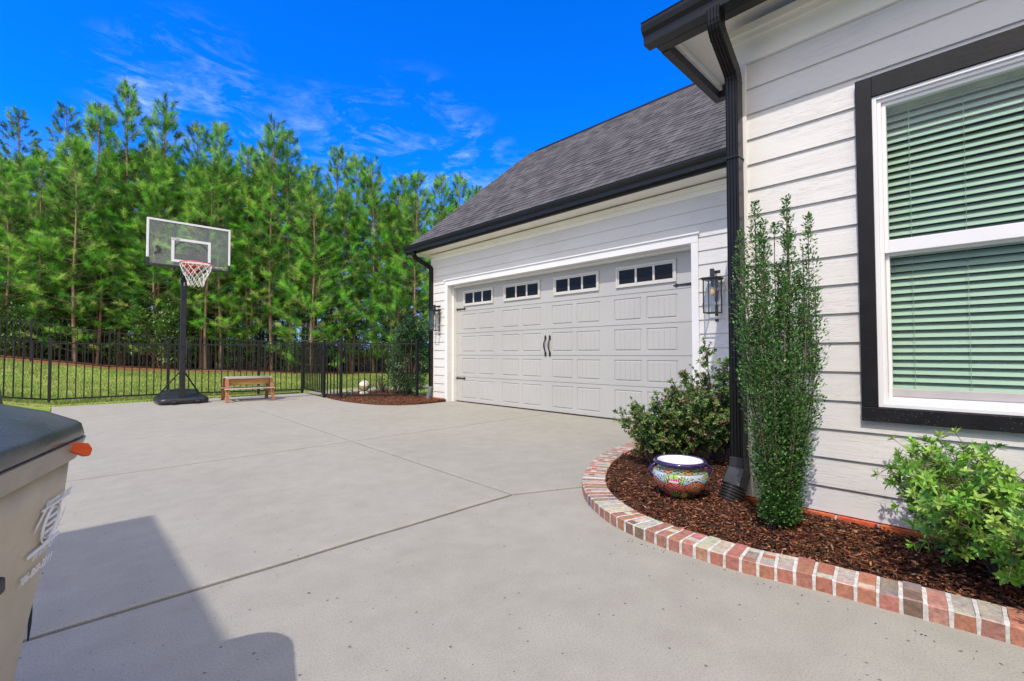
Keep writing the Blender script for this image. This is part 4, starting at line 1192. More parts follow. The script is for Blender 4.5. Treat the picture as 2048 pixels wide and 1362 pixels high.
def branch_shrub(name, loc, label, cat, stems, height, spread, nsub, whorl, leaf_l, leaf_w, pal, group=None, lean=(0, 0), tilt0=.15, along=0, droop=.0, maxz=None, boundary=None, seedoff=0):
    r = empty(name, loc, label=label, cat=cat, group=group)
    LV = Leaves(); mb = MB()
    for i in range(stems):
        a = 2*math.pi*(i+rng.uniform(-.3, .3))/stems; out = Vector((math.cos(a), math.sin(a), 0))
        rad = spread*math.sqrt(rng.uniform(.05, 1)); hh = height*rng.uniform(.55, 1.0)*(1-.25*(rad/spread)**2)
        tip = out*rad+Vector((lean[0], lean[1], hh)); base = out*.03*rng.random()
        ctrl = base+Vector((0, 0, hh*.45))+out*rad*.25
        P = [base*(1-t)**2+ctrl*2*t*(1-t)+tip*t*t for t in [k/6 for k in range(7)]]
        mb.tube(P, [.009*(1-.8*k/6)*height+.0012 for k in range(7)], 5, caps=False)
        for j in range(nsub):
            t = rng.uniform(.28, 1.0); p = base*(1-t)**2+ctrl*2*t*(1-t)+tip*t*t
            dd = (out*rng.uniform(.2, 1.1)+Vector((0, 0, rng.uniform(.2, 1.0)))+rv()*.75).normalized()
            ll = spread*rng.uniform(.12, .42)
            e = p+dd*ll
            if e.z < .04: e.z = .04+.05*rng.random()
            mid = p.lerp(e, .5)+Vector((0, 0, -.02*ll))
            mb.tube([p, mid, e], [.0025*height+.0008, .0018*height+.0007, .001], 4, caps=False)
            tips = [(e, (e-mid).normalized())]
            for q in range(along): 
                u = rng.uniform(.3, .95); pp = p.lerp(e, u); tips.append((pp, (dd+rv()*.8).normalized()))
            for (tp, td) in tips:
                nl = int(rng.integers(whorl[0], whorl[1]+1)); ph = rng.uniform(0, 6.28)
                a1 = td.cross(Vector((.3, .2, 1))).normalized(); b1 = td.cross(a1)
                base_c = pick(pal, .12)
                for w_ in range(nl):
                    an = ph+w_*2.4; lift = .35+.5*(w_/nl)
                    ld = (a1*math.cos(an)+b1*math.sin(an))*(1.1-lift*.7)+td*lift
                    f = rng.uniform(.82, 1.18)
                    LV.leaf(tp-td*(.012*(nl-w_)/nl), ld, td, leaf_l*rng.uniform(.6, 1.1)*(1-.25*w_/nl), leaf_w*rng.uniform(.8, 1.1), (base_c[0]*f, base_c[1]*f, base_c[2]*f))
    LV.build('leaves', M['leaf'], r); mb.build('stems', M['twig'], r, smooth=True)
    return r
AZ = [(.19, .42, .05), (.14, .34, .045), (.25, .48, .06), (.10, .25, .04), (.34, .50, .09)]
branch_shrub('azalea', (2.76, -.03, .03), 'bright green leafy azalea below the window in the right corner of the mulch bed', 'shrub',
             22, .54, .50, 40, (6, 9), .042, .013, AZ, lean=(.0, -.07), along=1)
CM = [(.10, .22, .04), (.15, .28, .055), (.06, .13, .03), (.22, .32, .09), (.28, .21, .10)]
branch_shrub('camellia_shrub', (3.47, 1.88, .03), 'low glossy shrub nearest the driveway curve, in front of the garage door', 'shrub',
             15, .64, .31, 44, (4, 7), .034, .014, CM, group='glossy shrubs by the garage', along=2)
branch_shrub('camellia_shrub', (3.72, 1.72, .03), 'middle glossy shrub directly behind the painted pot', 'shrub',
             15, .70, .31, 44, (4, 7), .034, .014, CM, group='glossy shrubs by the garage', along=2)
branch_shrub('camellia_shrub', (4.02, 1.60, .03), 'tallest glossy shrub reaching up under the lantern, left of the black downspout', 'shrub',
             19, 1.02, .38, 46, (4, 7), .036, .015, CM, group='glossy shrubs by the garage', along=2)

def sky_pencil():
    """upright holly: many vertical stems clothed in tiny leaves, splitting into spires"""
    bx, by = 2.752, .785
    r = empty('upright_holly', (bx, by, .03), label='tall narrow upright holly with splitting spires in front of the white siding', cat='shrub')
    LV = Leaves(); mb = MB()
    pal = [(.07, .21, .045), (.10, .28, .06), (.045, .12, .035), (.16, .36, .08), (.28, .38, .17)]
    rtw = Vector((.714, -.70, 0)); dpw = Vector((.70, .714, 0))
    # (across, depth, height)
    spires = [(-.17, .02, 1.52), (-.165, -.04, 1.34), (-.085, .03, 1.68), (-.095, -.05, 1.50), (-.075, -.03, 1.56), (.03, .05, 1.57), (.07, 0, 1.69), (.05, -.05, 1.48), (.10, .04, 1.55), (.02, 0, 1.34), (.172, -.02, 1.60), (.18, .04, 1.46), (.185, -.05, 1.22), (.14, .02, 1.30), (-.02, .06, 1.30), (-.14, .05, 1.2), (.0, -.08, 1.25), (.11, -.08, 1.2), (-.12, -.08, 1.15), (.19, .02, 1.02), (.04, -.1, 1.0), (-.07, -.1, 1.05), (-.16, -.03, 1.05), (.08, .1, 1.2), (-.05, .1, 1.2), (-.13,-.07,.85), (.15,-.07,.9), (.03,-.11,.75)]
    for (a, dpt, hh) in spires:
        top = rtw*a+dpw*dpt+Vector((0, 0, hh)); hh *= 1.04; base = rtw*a*.28+dpw*dpt*.3
        k = 14; P = []
        for i in range(k+1):
            t = i/k; s_ = smooth(min(1, t*1.25))
            P.append(base.lerp(Vector((top.x, top.y, 0)), s_**.8)*1.0+Vector((0, 0, hh*t)))
            P[-1].z = hh*t
        mb.tube(P, [.0040*(1-.75*i/k)+.001 for i in range(k+1)], 5, caps=False)
        nl = int(hh*1150)
        for q in range(nl):
            t = rng.uniform(.015, 1.0)**1.12
            if rng.random() < .03: continue
            i = min(k-1, int(t*k)); p = P[i].lerp(P[i+1], t*k-i)
            gap = mnoise.noise(Vector((p.x*9+a*40, p.y*9, p.z*6)))
            if gap > .30: continue
            an = rng.uniform(0, 6.28); o_ = Vector((math.cos(an), math.sin(an), 0)); rr = rng.uniform(.006, .058)*(1-.75*max(0, (t-.78)/.22))
            pos = p+o_*rr+Vector((0, 0, rr*.6)); 
            d = (o_*.8+Vector((0, 0, rng.uniform(.1, 1.1)))+rv()*.45)
            LV.small(pos, d, Vector((0, 0, 1))+o_*.4, rng.uniform(.015, .023), rng.uniform(.009, .013), pick(pal, .25))
        for q in range(int(hh*22)):
            t = rng.uniform(.05, .97); i = min(k-1, int(t*k)); p = P[i].lerp(P[i+1], t*k-i); an = rng.uniform(0, 6.28)
            mb.tube([p, p+Vector((math.cos(an)*.022, math.sin(an)*.022, .045))], [.0012, .0006], 3, caps=False)
    LV.build('leaves', M['leaf'], r); mb.build('stems', M['twig'], r, smooth=True)
sky_pencil()

def leafy_mass(name, R_, H, nleaf, ll, pal, seed=0, fill=.5, trunkw=.02, stems=7, ncl=26):
    """rounded broadleaf shrub, leaves in uneven clumps through the volume; returns root at origin"""
    r = empty(name); LV = Leaves(); mb = MB()
    cl = []
    for i in range(ncl):
        a = rng.uniform(0, 6.28); z = rng.uniform(.12, .95)*H; rr = R_*math.sqrt(max(.05, 1-((z/H-.45)/.62)**2))*rng.uniform(.25, .95)
        cl.append((Vector((math.cos(a)*rr, math.sin(a)*rr, z)), R_*rng.uniform(.22, .42), pick(pal, .25)))
    for c, rad, col in cl:
        mb.tube([Vector((c.x*.1, c.y*.1, 0)), Vector((c.x*.5, c.y*.5, c.z*.6)), c], [trunkw, trunkw*.6, trunkw*.2], 4, caps=False)
    for i in range(nleaf):
        c, rad, col = cl[int(rng.integers(len(cl)))]
        d = rv(); p = c+d*rad*rng.uniform(.35, 1.05)**.7; p.z = max(.03, p.z)
        f = rng.uniform(.7, 1.3)
        LV.leaf(p, (d+rv()*.8+Vector((0, 0, .2))), (Vector((0, 0, 1))+d*.6), ll*rng.uniform(.7, 1.2), ll*.42, (col[0]*f, col[1]*f, col[2]*f))
    LV.build('leaves', M['leaf'], r); mb.build('stems', M['twig'], r, smooth=True)
    return r
def copy_tree(o, loc=None, rz=None, sc=None, **k):
    c = o.copy(); COL.objects.link(c)
    for ch in [x for x in bpy.data.objects if x.parent == o]:
        d = ch.copy(); COL.objects.link(d); d.parent = c
    if loc is not None: c.location = loc
    if rz is not None: c.rotation_euler = (0, 0, rz)
    if sc is not None: c.scale = sc if hasattr(sc, '__len__') else (sc,)*3
    return tag(c, **k)
HP = [(.05, .12, .035), (.07, .16, .05), (.03, .08, .025), (.10, .2, .07)]
h1 = leafy_mass('holly_shrub', .56, 1.85, 13000, .055, HP, ncl=60)
h1.location = (5.86, 9.42, .02); tag(h1, 'dark rounded holly behind the fence beside the far garage corner', 'shrub')
h2 = leafy_mass('young_shrub', .24, .42, 260, .045, [(.09, .15, .03), (.14, .12, .04), (.05, .10, .03)])
h2.location = (5.5, 10.05, .03); tag(h2, 'small sparse young shrub behind the fence, right of the cream ball', 'shrub')
# ------------------------------------------------------------------ fences
def picket_run(parent, P, Q, zp, zq, h=1.20, gap=.122, name='picket_panel', rails=(.075, None)):
    mb = MB(); P = Vector((P[0], P[1], 0)); Q = Vector((Q[0], Q[1], 0)); L_ = (Q-P).length; d = (Q-P)/L_
    n = max(2, round(L_/gap)); g = L_/n
    for i in range(1, n):
        c = P+d*g*i; z = zp+(zq-zp)*i/n
        mb.bar((c.x, c.y, z+.06), (c.x, c.y, z+h-.03), .019, upv=(d.x, d.y, 0))
    for zz in (.075, h-.035):
        mb.bar((P.x, P.y, zp+zz), (Q.x, Q.y, zq+zz), .025, .030)
    mb.build(name, M['fence'], parent)
def post(parent, x, y, z, h=1.24, w=.05):
    mb = MB(); a = w/2
    mb.box(x-a, x+a, y-a, y+a, z-.05, z+h); mb.box(x-a-.004, x+a+.004, y-a-.004, y+a+.004, z+h, z+h+.012)
    mb.add([(x-a, y-a, z+h+.012), (x+a, y-a, z+h+.012), (x+a, y+a, z+h+.012), (x-a, y+a, z+h+.012), (x, y, z+h+.03)], [(0, 1, 4), (1, 2, 4), (2, 3, 4), (3, 0, 4)])
    mb.build('post', M['fence'], parent, bevel=.002)
f1 = wroot('picket_fence', (1.8, 12.5, 0), label='black metal picket fence behind the basketball hoop along the end of the driveway', cat='fence')
nodes = [(-3.3, 11.95, .52), (-1.75, 12.30, .26), (-.09, 12.72, 0), (1.76, 12.62, 0), (3.44, 12.12, 0), (4.33, 11.80, 0)]
for p in nodes: post(f1, *p)
for a, b in zip(nodes, nodes[1:]): picket_run(f1, a, b, a[2], b[2])
g1 = wroot('fence_gate', (4.25, 10.9, 0), label='black metal gate leaf seen edge-on between the driveway fence and the planting bed', cat='gate')
mb = MB(); P, Q = (4.315, 11.70), (4.185, 10.20)
for (x, y) in (P, Q):
    mb = MB(); mb.box(x-.02, x+.02, y-.02, y+.02, .05, 1.2); mb.build('gate_stile', M['fence'], g1, bevel=.002)
picket_run(g1, P, Q, .03, .03, h=1.19)
mb = MB(); mb.box(4.14, 4.21, 10.16, 10.24, .95, 1.02); mb.tube([(4.12, 10.2, 1.0), (4.12, 10.2, .90)], .01, 6); mb.build('latch', M['fence'], g1)
f2 = wroot('picket_fence', (4.9, 9.0, 0), label='short black picket fence running from the gate to the far garage corner over the mulch', cat='fence')
nodes = [(4.17, 10.10, 0), (4.28, 9.51, 0), (5.50, 8.50, .0)]
for p in nodes: post(f2, *p)
for a, b in zip(nodes, nodes[1:]): picket_run(f2, a, b, a[2], b[2])
f3 = wroot('picket_fence', (3, 19, 0), label='far black picket fence at the foot of the pine woods across the lawn', cat='fence')
nodes = [(-8.2, 19.9), (-6.3, 19.85), (-4.4, 19.8), (-2.5, 19.75), (-.55, 19.7), (1.2, 19.6), (3.0, 19.5), (4.7, 18.9), (6.4, 18.2), (8.0, 17.45), (9.8, 16.9), (11.6, 16.4), (13.4, 15.9)]
nodes = [(x, y, hz(x, y)) for x, y in nodes]
for p in nodes: post(f3, *p)
for a, b in zip(nodes, nodes[1:]): picket_run(f3, a, b, a[2], b[2])

# ------------------------------------------------------------------ basketball hoop (built along +Y behind, faces -Y)
hp = wroot('basketball_hoop', (1.72, 10.9, 0), label='portable basketball hoop with clear backboard and black pole at the end of the driveway', cat='basketball hoop')
X0, Y0 = 1.72, 10.76
mb = MB(); w = .045
mb.box(X0-w, X0+w, Y0-w, Y0+w, .03, 2.46); pole = mb.build('pole', M['hoop_pole'], hp, bevel=.006)
mb = MB()
for z in (2.27, 2.31): mb.tube([(X0, Y0-w-.004, z), (X0, Y0-w+.002, z)], .012, 10)
mb.build('pole_sticker', M['white_paint'], pole)
mb = MB(); mb.box(X0+w, X0+w+.012, Y0-.02, Y0+.02, .92, 1.16); mb.build('height_plate', M['grey_plastic'], pole)
# water filled base: rounded wedge
mb = MB()
def rr_ring(cx, cy, hw, hd, z, r, n=6):
    out = []
    for sx_, sy_, a0 in ((1, 1, 0), (-1, 1, 90), (-1, -1, 180), (1, -1, 270)):
        for k in range(n+1):
            a = math.radians(a0+90*k/n); out.append(Vector((cx+sx_*(hw-r)+r*math.cos(a), cy+sy_*(hd-r)+r*math.sin(a), z)))
    return out
cx_, cy_ = 1.755, 11.07
rings = [rr_ring(cx_, cy_, .385, .42, .012, .10), rr_ring(cx_, cy_, .40, .435, .03, .11), rr_ring(cx_, cy_, .40, .435, .085, .11), rr_ring(cx_, cy_, .375, .41, .115, .10)]
def lift(ring, base, k0, k1): return [Vector((p.x, p.y, base+(k0+(k1-k0)*smooth((p.y-10.66)/.8)))) for p in ring]
rings.append(lift(rr_ring(cx_, cy_+.02, .33, .36, 0, .09), .115, .005, .05)); rings.append(lift(rr_ring(cx_, cy_+.06, .27, .28, 0, .08), .115, .02, .125)); rings.append(lift(rr_ring(cx_, cy_+.08, .2, .22, 0, .07), .115, .035, .135))
mb.sweep(rings); base = mb.build('base_tank', M['hoop_black'], hp, smooth=True)
mb = MB()
for i, x in enumerate((-.24, -.12, 0, .12, .24)): mb.box(cx_+x-.045, cx_+x+.045, 11.22, 11.42, .19, .262-.02*abs(i-2)*.6)
mb.box(cx_-.31, cx_-.25, 10.78, 11.2, .12, .15); mb.box(cx_+.25, cx_+.31, 10.78, 11.2, .12, .15)
for s_ in (-1, 1):
    mb.box(cx_+s_*.19-.045, cx_+s_*.19+.045, 10.615, 10.66, .03, .095)
mb.build('base_ribs', M['hoop_black'], base, bevel=.012)
for s_ in (-1, 1):
    mb = MB(); mb.tube([(cx_+s_*.22, 10.60, .045), (cx_+s_*.15, 10.60, .045)], .035, 14); mb.build('wheel', M['hoop_black'], base)
    mb = MB(); mb.tube([(X0+s_*.03, Y0+.02, .62), (X0+s_*.34, 11.05, .15)], .014, 8); mb.build('brace', M['hoop_pole'], hp)
# board
BX0, BX1, BY, BZ0, BZ1 = 1.07, 2.34, 10.10, 2.495, 3.325
mb = MB(); mb.box(BX0+.01, BX1-.01, BY-.004, BY+.004, BZ0+.02, BZ1-.01); mb.build('backboard_panel', M['board_glass'], hp)
mb = MB(); f = .035
mb.box(BX0, BX1, BY-.014, BY+.02, BZ1-f, BZ1); mb.box(BX0, BX0+f, BY-.014, BY+.02, BZ0+.14, BZ1-f); mb.box(BX1-f, BX1, BY-.014, BY+.02, BZ0+.14, BZ1-f)
bf = mb.build('backboard_frame', M['white_paint'], hp, bevel=.004)
mb = MB(); mb.box(BX0, BX1, BY-.018, BY+.024, BZ0, BZ0+f); mb.box(BX0-.002, BX0+f+.006, BY-.02, BY+.026, BZ0+f, BZ0+.14); mb.box(BX1-f-.006, BX1+.002, BY-.02, BY+.026, BZ0+f, BZ0+.14)
mb.build('frame_pad', M['hoop_black'], hp, bevel=.004)
mb = MB(); mb.box(BX0+f, BX1-f, BY-.006, BY-.0045, BZ1-f-.006, BZ1-f); mb.box(BX0+f, BX1-f, BY-.008, BY-.0045, BZ0+f, BZ0+f+.006)
mb.box(BX0+f, BX0+f+.005, BY-.007, BY-.0045, BZ0+f, BZ1-f); mb.box(BX1-f-.005, BX1-f, BY-.007, BY-.0045, BZ0+f, BZ1-f); mb.build('frame_line', M['hoop_black'], bf)
# white target square
tx0, tx1, tz0, tz1 = 1.42, 2.02, 2.60, 3.03; mb = MB(); f = .045
mb.box(tx0, tx1, BY-.008, BY-.0045, tz1-f, tz1); mb.box(tx0, tx1, BY-.008, BY-.0045, tz0, tz0+f); mb.box(tx0, tx0+f, BY-.008, BY-.0045, tz0+f, tz1-f); mb.box(tx1-f, tx1, BY-.008, BY-.0045, tz0+f, tz1-f)
mb.build('target_square', M['white_paint'], hp)
for x in (1.475, 1.965):
    mb = MB(); mb.box(x-.018, x+.018, BY+.022, BY+.055, 2.45, BZ1-.03); mb.build('support_rail', M['hoop_black'], hp, bevel=.003)
mb = MB()
for dx in (-.06, .06):
    for z, y1, z1 in ((2.72, Y0+.02, 2.45), (2.60, Y0-.02, 2.33)):
        mb.bar((X0+dx, BY+.05, z), (X0+dx*.8, y1, z1), .02, .045)
mb.box(X0-.26, X0+.26, BY+.05, BY+.075, 2.56, 2.76)
mb.build('support_arm', M['hoop_black'], hp)
# scuffs and ball marks on the acrylic
mb = MB()
for (cx1, cz1, r, a0, a1, w_) in ((1.72, 2.80, .27, 15, 165, .012), (1.15, 2.78, .10, -75, 60, .03), (1.30, 2.76, .05, 0, 330, .004), (1.70, 2.77, .16, 30, 150, .004), (1.66, 2.70, .09, 200, 330, .006), (1.85, 2.80, .07, -20, 140, .004), (1.25, 3.1, .16, 200, 300, .003)):
    k = 18
    for i in range(k):
        t0, t1 = math.radians(a0+(a1-a0)*i/k), math.radians(a0+(a1-a0)*(i+1)/k)
        P = []
        for rr_, t in ((r-w_, t0), (r+w_, t0), (r+w_, t1), (r-w_, t1)): P.append((min(cx1+rr_*math.cos(t), BX1-.05), BY-.0046, cz1+rr_*.72*math.sin(t)))
        if min(p[0] for p in P) < BX0+.045: continue
        mb.add(P, [(0, 1, 2, 3)])
mb.build('scuff_marks', simple('rubber scuffs', (.05, .06, .05), .7), hp)
Tm = lambda x, z, y=BY-.0092: Matrix.Translation((x, y, z)) @ Matrix.Rotation(math.radians(90), 4, 'X')
text_part('board_lettering', 'LIFETIME', .036, M['white_ink'], hp, Tm(2.09, 2.565, BY-.006))
text_part('board_lettering', 'SHATTER\n PROOF', .017, M['hoop_black'], hp, Tm(1.475, 3.008))
mb = MB(); mb.tube([(1.447+.014*math.cos(a), BY-.0085, 3.006+.014*math.sin(a)) for a in [k*math.pi/8 for k in range(16)]], .0025, 5, closed=True); mb.build('board_emblem', M['hoop_black'], hp)
# rim, bracket, net
RC = Vector((1.715, 9.64, 2.535)); RR = .235
mb = MB(); mb.tube([RC+Vector((RR*math.cos(a), RR*math.sin(a), 0)) for a in [k*2*math.pi/32 for k in range(32)]], .0095, 8, closed=True)
mb.box(RC.x-.09, RC.x+.09, RC.y+RR-.01, BY-.012, RC.z-.012, RC.z+.0); mb.box(RC.x-.08, RC.x+.08, BY-.035, BY-.009, RC.z-.13, RC.z+.03)
for s_ in (-1, 1): mb.bar((RC.x+s_*.13, RC.y+RR*.83, RC.z-.01), (RC.x+s_*.05, BY-.02, RC.z-.09), .012)
for k in range(12):
    a = math.radians(15+30*k); c = RC+Vector((RR*math.cos(a), RR*math.sin(a), -.014)); mb.tube([c+Vector((0, 0, .012)), c+Vector((-.008*math.cos(a), -.008*math.sin(a), -.012)), c+Vector((.004, .004, .006))], .003, 5)
mb.build('rim', M['rim_orange'], hp, smooth=False)
mb = MB(); n = 12; rows = 5
def np_(k, j):
    t = j/rows; r = RR*(1-.50*smooth(t*1.05)); a = math.radians(15+30*k+(15 if j % 2 else 0)); return RC+Vector((r*math.cos(a), r*math.sin(a), -.015-.38*t+.0*k))
for k in range(n):
    for j in range(rows):
        if j % 2 == 0: nb = (k, k-1)
        else: nb = (k, k+1)
        for q in nb:
            p0, p1 = np_(k, j), np_(q, j+1); md = p0.lerp(p1, .5)+Vector((0, 0, -.008)); mb.tube([p0, md, p1], .0048, 5, caps=False)
mb.build('net', M['net'], hp)

# ------------------------------------------------------------------ small wooden play bench
bn = empty('play_table', (2.83, 10.66, 0), math.radians(-6), label='small wooden picnic style play table with side benches on the driveway end', cat='play table')
L2 = .385
mb = MB(); mb.box(-L2-.03, L2+.03, -.17, .17, .465, .485); mb.box(-L2-.03, L2+.03, -.19, -.165, .452, .487); mb.box(-L2-.03, L2+.03, .165, .19, .452, .487); mb.build('table_top', M['wood_grey'], bn, bevel=.004)
mb = MB(); mb.box(-L2+.03, L2-.03, -.165, -.145, .33, .464); mb.box(-L2+.03, L2-.03, .145, .165, .33, .464); mb.box(-L2+.02, -L2+.045, -.145, .145, .33, .464); mb.box(L2-.045, L2-.02, -.145, .145, .33, .464); mb.box(-L2+.045, L2-.045, -.144, .144, .33, .345)
mb.build('sand_box', M['wood_gold'], bn, bevel=.003)
for sx_ in (-1, 1):
    for sy_ in (-1, 1):
        mb = MB(); mb.bar((sx_*(L2+.01), sy_*.17, .462), (sx_*(L2+.02), sy_*.345, .0), .03, .065, upv=(1, 0, 0)); mb.build('leg', M['wood_red'], bn, bevel=.004)
for sy_ in (-1, 1):
    mb = MB(); mb.box(-L2-.06, L2+.06, sy_*.26-.06, sy_*.26+.06, .245, .265); mb.build('bench_seat', M['wood_grey'], bn, bevel=.004)
for sx_ in (-1, 1):
    mb = MB(); x = sx_*(L2-.01); mb.box(x-.012, x+.012, -.31, .31, .17, .244); mb.build('cross_brace', M['wood_red'], bn, bevel=.003)

# ------------------------------------------------------------------ ball and little things behind the fence
bl = empty('garden_ball', (5.03, 9.95, .02), label='cream basketball with dark seams resting on a stone behind the short fence', cat='ball')
mb = MB(); R_ = .125; cz = .20; st = []
for i in range(17):
    a = math.pi*i/16; st.append((R_*math.sin(a), cz-R_*math.cos(a)))
mb.lathe(st, 32); mb.build('ball_skin', M['ball_cream'], bl, smooth=True)
mb = MB()
def circ(nrm, off=0):
    nrm = Vector(nrm).normalized(); a = nrm.cross(Vector((.1, .2, 1))).normalized(); b = nrm.cross(a); rr = math.sqrt(R_**2-off**2)
    mb.tube([Vector((0, 0, cz))+nrm*off+(a*math.cos(t)+b*math.sin(t))*rr*1.003 for t in [k*2*math.pi/40 for k in range(40)]], .0055, 5, closed=True)
circ((.1, -.2, 1)); circ((.75, .66, .1), .055); circ((.75, .66, .1), -.055); circ((.7, .6, -.3))
mb.build('ball_seam', M['can_dark'], bl)
mb = MB(); mb.lathe([(0, 0), (.10, 0), (.11, .04), (.075, .085), (0, .09)], 14); mb.build('stone_support', M['pebble'], bl, smooth=True)
go = empty('garden_ornament', (4.62, 9.80, .02), label='small dark looped garden ornament left of the cream ball', cat='ornament')
mb = MB(); mb.tube([(.05*math.cos(t), 0, .09+.05*math.sin(t)) for t in [k*2*math.pi/20 for k in range(20)]], .009, 6, closed=True); mb.build('loop', M['grey_plastic'], go)
mb = MB(); mb.lathe([(0, 0), (.05, 0), (.06, .03), (.03, .07), (0, .075)], 12, (-.09, 0, 0)); mb.build('knob', M['can_dark'], go, smooth=True)

# ------------------------------------------------------------------ wheeled rubbish cart
CR = math.radians(-17)
can = empty('rubbish_cart', (-.282, 1.270, 0), CR, label='tan wheeled rubbish cart with black lid and orange tab beside the driveway', cat='rubbish cart')
def rrl(hw, hd, z, r, n=7, dx=0, dy=0): return [Vector((p.x+dx, p.y+dy, p.z)) for p in rr_ring(0, 0, hw, hd, z, r, n)]
mb = MB()
rings = [rrl(.135, .26, .03, .05), rrl(.147, .275, .06, .06), rrl(.173, .295, .30, .07), rrl(.205, .318, .50, .08), rrl(.238, .335, .65, .10), rrl(.246, .341, .72, .115)]
mb.sweep(rings); body = mb.build('cart_body', M['can_body'], can, smooth=True)
mb = MB()
rings = [rrl(.243, .338, .722, .115), rrl(.258, .353, .724, .125), rrl(.264, .359, .745, .13), rrl(.270, .365, .760, .135), rrl(.272, .367, .767, .135), rrl(.250, .345, .768, .12)]
mb.sweep(rings, caps=False); mb.build('cart_rim', M['can_rim'], can, smooth=False, bevel=0)
mb = MB()
tilt = lambda ring, k: [Vector((p.x, p.y, p.z+k*(p.y)*.03)) for p in ring]
rings = [rrl(.262, .355, .775, .13), rrl(.268, .361, .771, .135), rrl(.270, .363, .775, .135), rrl(.266, .359, .797, .135), rrl(.260, .352, .803, .13), rrl(.222, .318, .824, .105), rrl(.214, .310, .829, .10), rrl(.10, .17, .878, .05), rrl(.03, .06, .893, .02)]
mb.sweep(rings); lid = mb.build('cart_lid', M['can_lid'], can, smooth=True)
em = lid.modifiers.new('edges', 'EDGE_SPLIT'); em.split_angle = math.radians(38)
mb = MB()
# raised hinge hump and the grip scoop of the lid
mb.sweep([rrl(.100, .15, .83, .03, dx=.035, dy=.13), rrl(.095, .145, .884, .03, dx=.035, dy=.13), rrl(.085, .135, .898, .03, dx=.035, dy=.13)])
mb.build('lid_hump', M['can_lid'], lid, bevel=.004)
def lidz(x, y):
    s_ = max(abs(x)/.214, abs(y)/.31, .001); return float(np.interp(s_, [.14, .47, 1], [.893, .878, .829]))
mb = MB(); P = []
for i in range(13):
    t = i/12; q_ = (.02+.17*t, -.24+.14*t+.05*math.sin(math.pi*t*.5)); P.append((Vector((q_[0], q_[1], lidz(*q_)+.002)), .030*(1-t)+.002))
for (a, wa), (b, wb) in zip(P, P[1:]):
    mb.add([a+Vector((0, -wa, -.004)), b+Vector((0, -wb, -.004)), b+Vector((0, 0, .007)), a+Vector((0, 0, .010)), b+Vector((0, wb, -.004)), a+Vector((0, wa, -.004))], [(0, 1, 2, 3), (3, 2, 4, 5)])
mb.build('lid_scoop', M['can_lid'], lid)
mb = MB()
for s_ in (-1, 1):
    for q in range(2): mb.tube([(s_*.17-.02, .26, .09), (s_*.17+.02, .26, .09)], .085, 18)
mb.build('wheel', M['can_dark'], can)
mb = MB(); mb.tube([(-.2, .27, .09), (.2, .27, .09)], .012, 8); mb.build('axle', M['can_dark'], can)
mb = MB(); mb.box(.20, .245, -.30, -.02, .55, .578); mb.build('lift_bar', M['can_dark'], can, bevel=.006)
# orange tab poking out from under the lid at the far corner
mb = MB(); a = Vector((.268, .13, .737)); 
pts = [(.245, .165, .768), (.272, .172, .769), (.292, .190, .762), (.297, .198, .748), (.293, .200, .734), (.284, .193, .735), (.263, .175, .752), (.247, .160, .764)]
n = len(pts); top = [Vector(p) for p in pts]; bot = [p+Vector((-.006, .012, -.004)) for p in top]
mb.add(top+bot, [tuple(range(n)), tuple(range(2*n-1, n-1, -1))]+[(i, n+i, n+(i+1) % n, (i+1) % n) for i in range(n)])
mb.build('orange_tab', M['orange_plastic'], can, bevel=.001)
# stamped lettering on the side facing the driveway
def side_m(v, z):
    """text running towards +v (local y) on the +x face, following its slope"""
    xx = .209+.194*(z-.5)
    mw = Matrix(((0, .19, .98, xx+.003), (1, 0, 0, v), (0, .98, -.19, z), (0, 0, 0, 1)))
    return mw
for s_, sz, v, z in (('COLUMBIA COUNTY', .014, .145, .645), ('SANITATION', .018, .15, .538), ('706-868-2211', .027, .115, .500)):
    text_part('stamped_lettering', s_, sz, M['white_ink'], can, side_m(v, z), .0004)
mb = MB()
def onface(v, z): return Vector((.209+.194*(z-.5)+.0035, v+.10, z))
ring = [onface(.097+.038*math.cos(a), .600+.040*math.sin(a)) for a in [k*2*math.pi/28 for k in range(28)]]
mb.tube(ring, .0022, 4, closed=True)
ring = [onface(.097+.030*math.cos(a), .600+.031*math.sin(a)) for a in [k*2*math.pi/28 for k in range(28)]]
mb.tube(ring, .0015, 4, closed=True)
for z in (.615, .600, .585): mb.bar(onface(.075, z), onface(.120, z), .003, .005)
for p in ((.02, .60, .052, .635), (.142, .56, .17, .60)):
    mb.add([onface(p[0], p[1]), onface(p[2], p[3]), onface(p[2], p[3]+.016), onface(p[0], p[1]+.016)], [(0, 1, 2, 3)])
mb.bar(onface(.02, .556), onface(.17, .556), .0025, .007); mb.bar(onface(.03, .641), onface(.17, .641), .0025, .004)
mb.build('stamped_crest', M['white_ink'], can)
mb = MB()
for k, (x, y) in enumerate(((.02, .10), (.045, .13), (.07, .12), (.095, .15), (.12, .14), (-.01, .06), (.15, .16), (.06, .06), (.09, .08))):
    x += .11; y -= .22; mb.bar((x-.05, y-.04, lidz(x-.05, y-.04)+.002), (x-.038, y+.02, lidz(x-.038, y+.02)+.002), .003, .0012); mb.bar((x-.04, y-.015, lidz(x-.04, y-.015)+.002), (x-.028, y+.035, lidz(x-.028, y+.035)+.002), .002, .0012)
mb.build('lid_lettering', M['grey_ink'], lid)

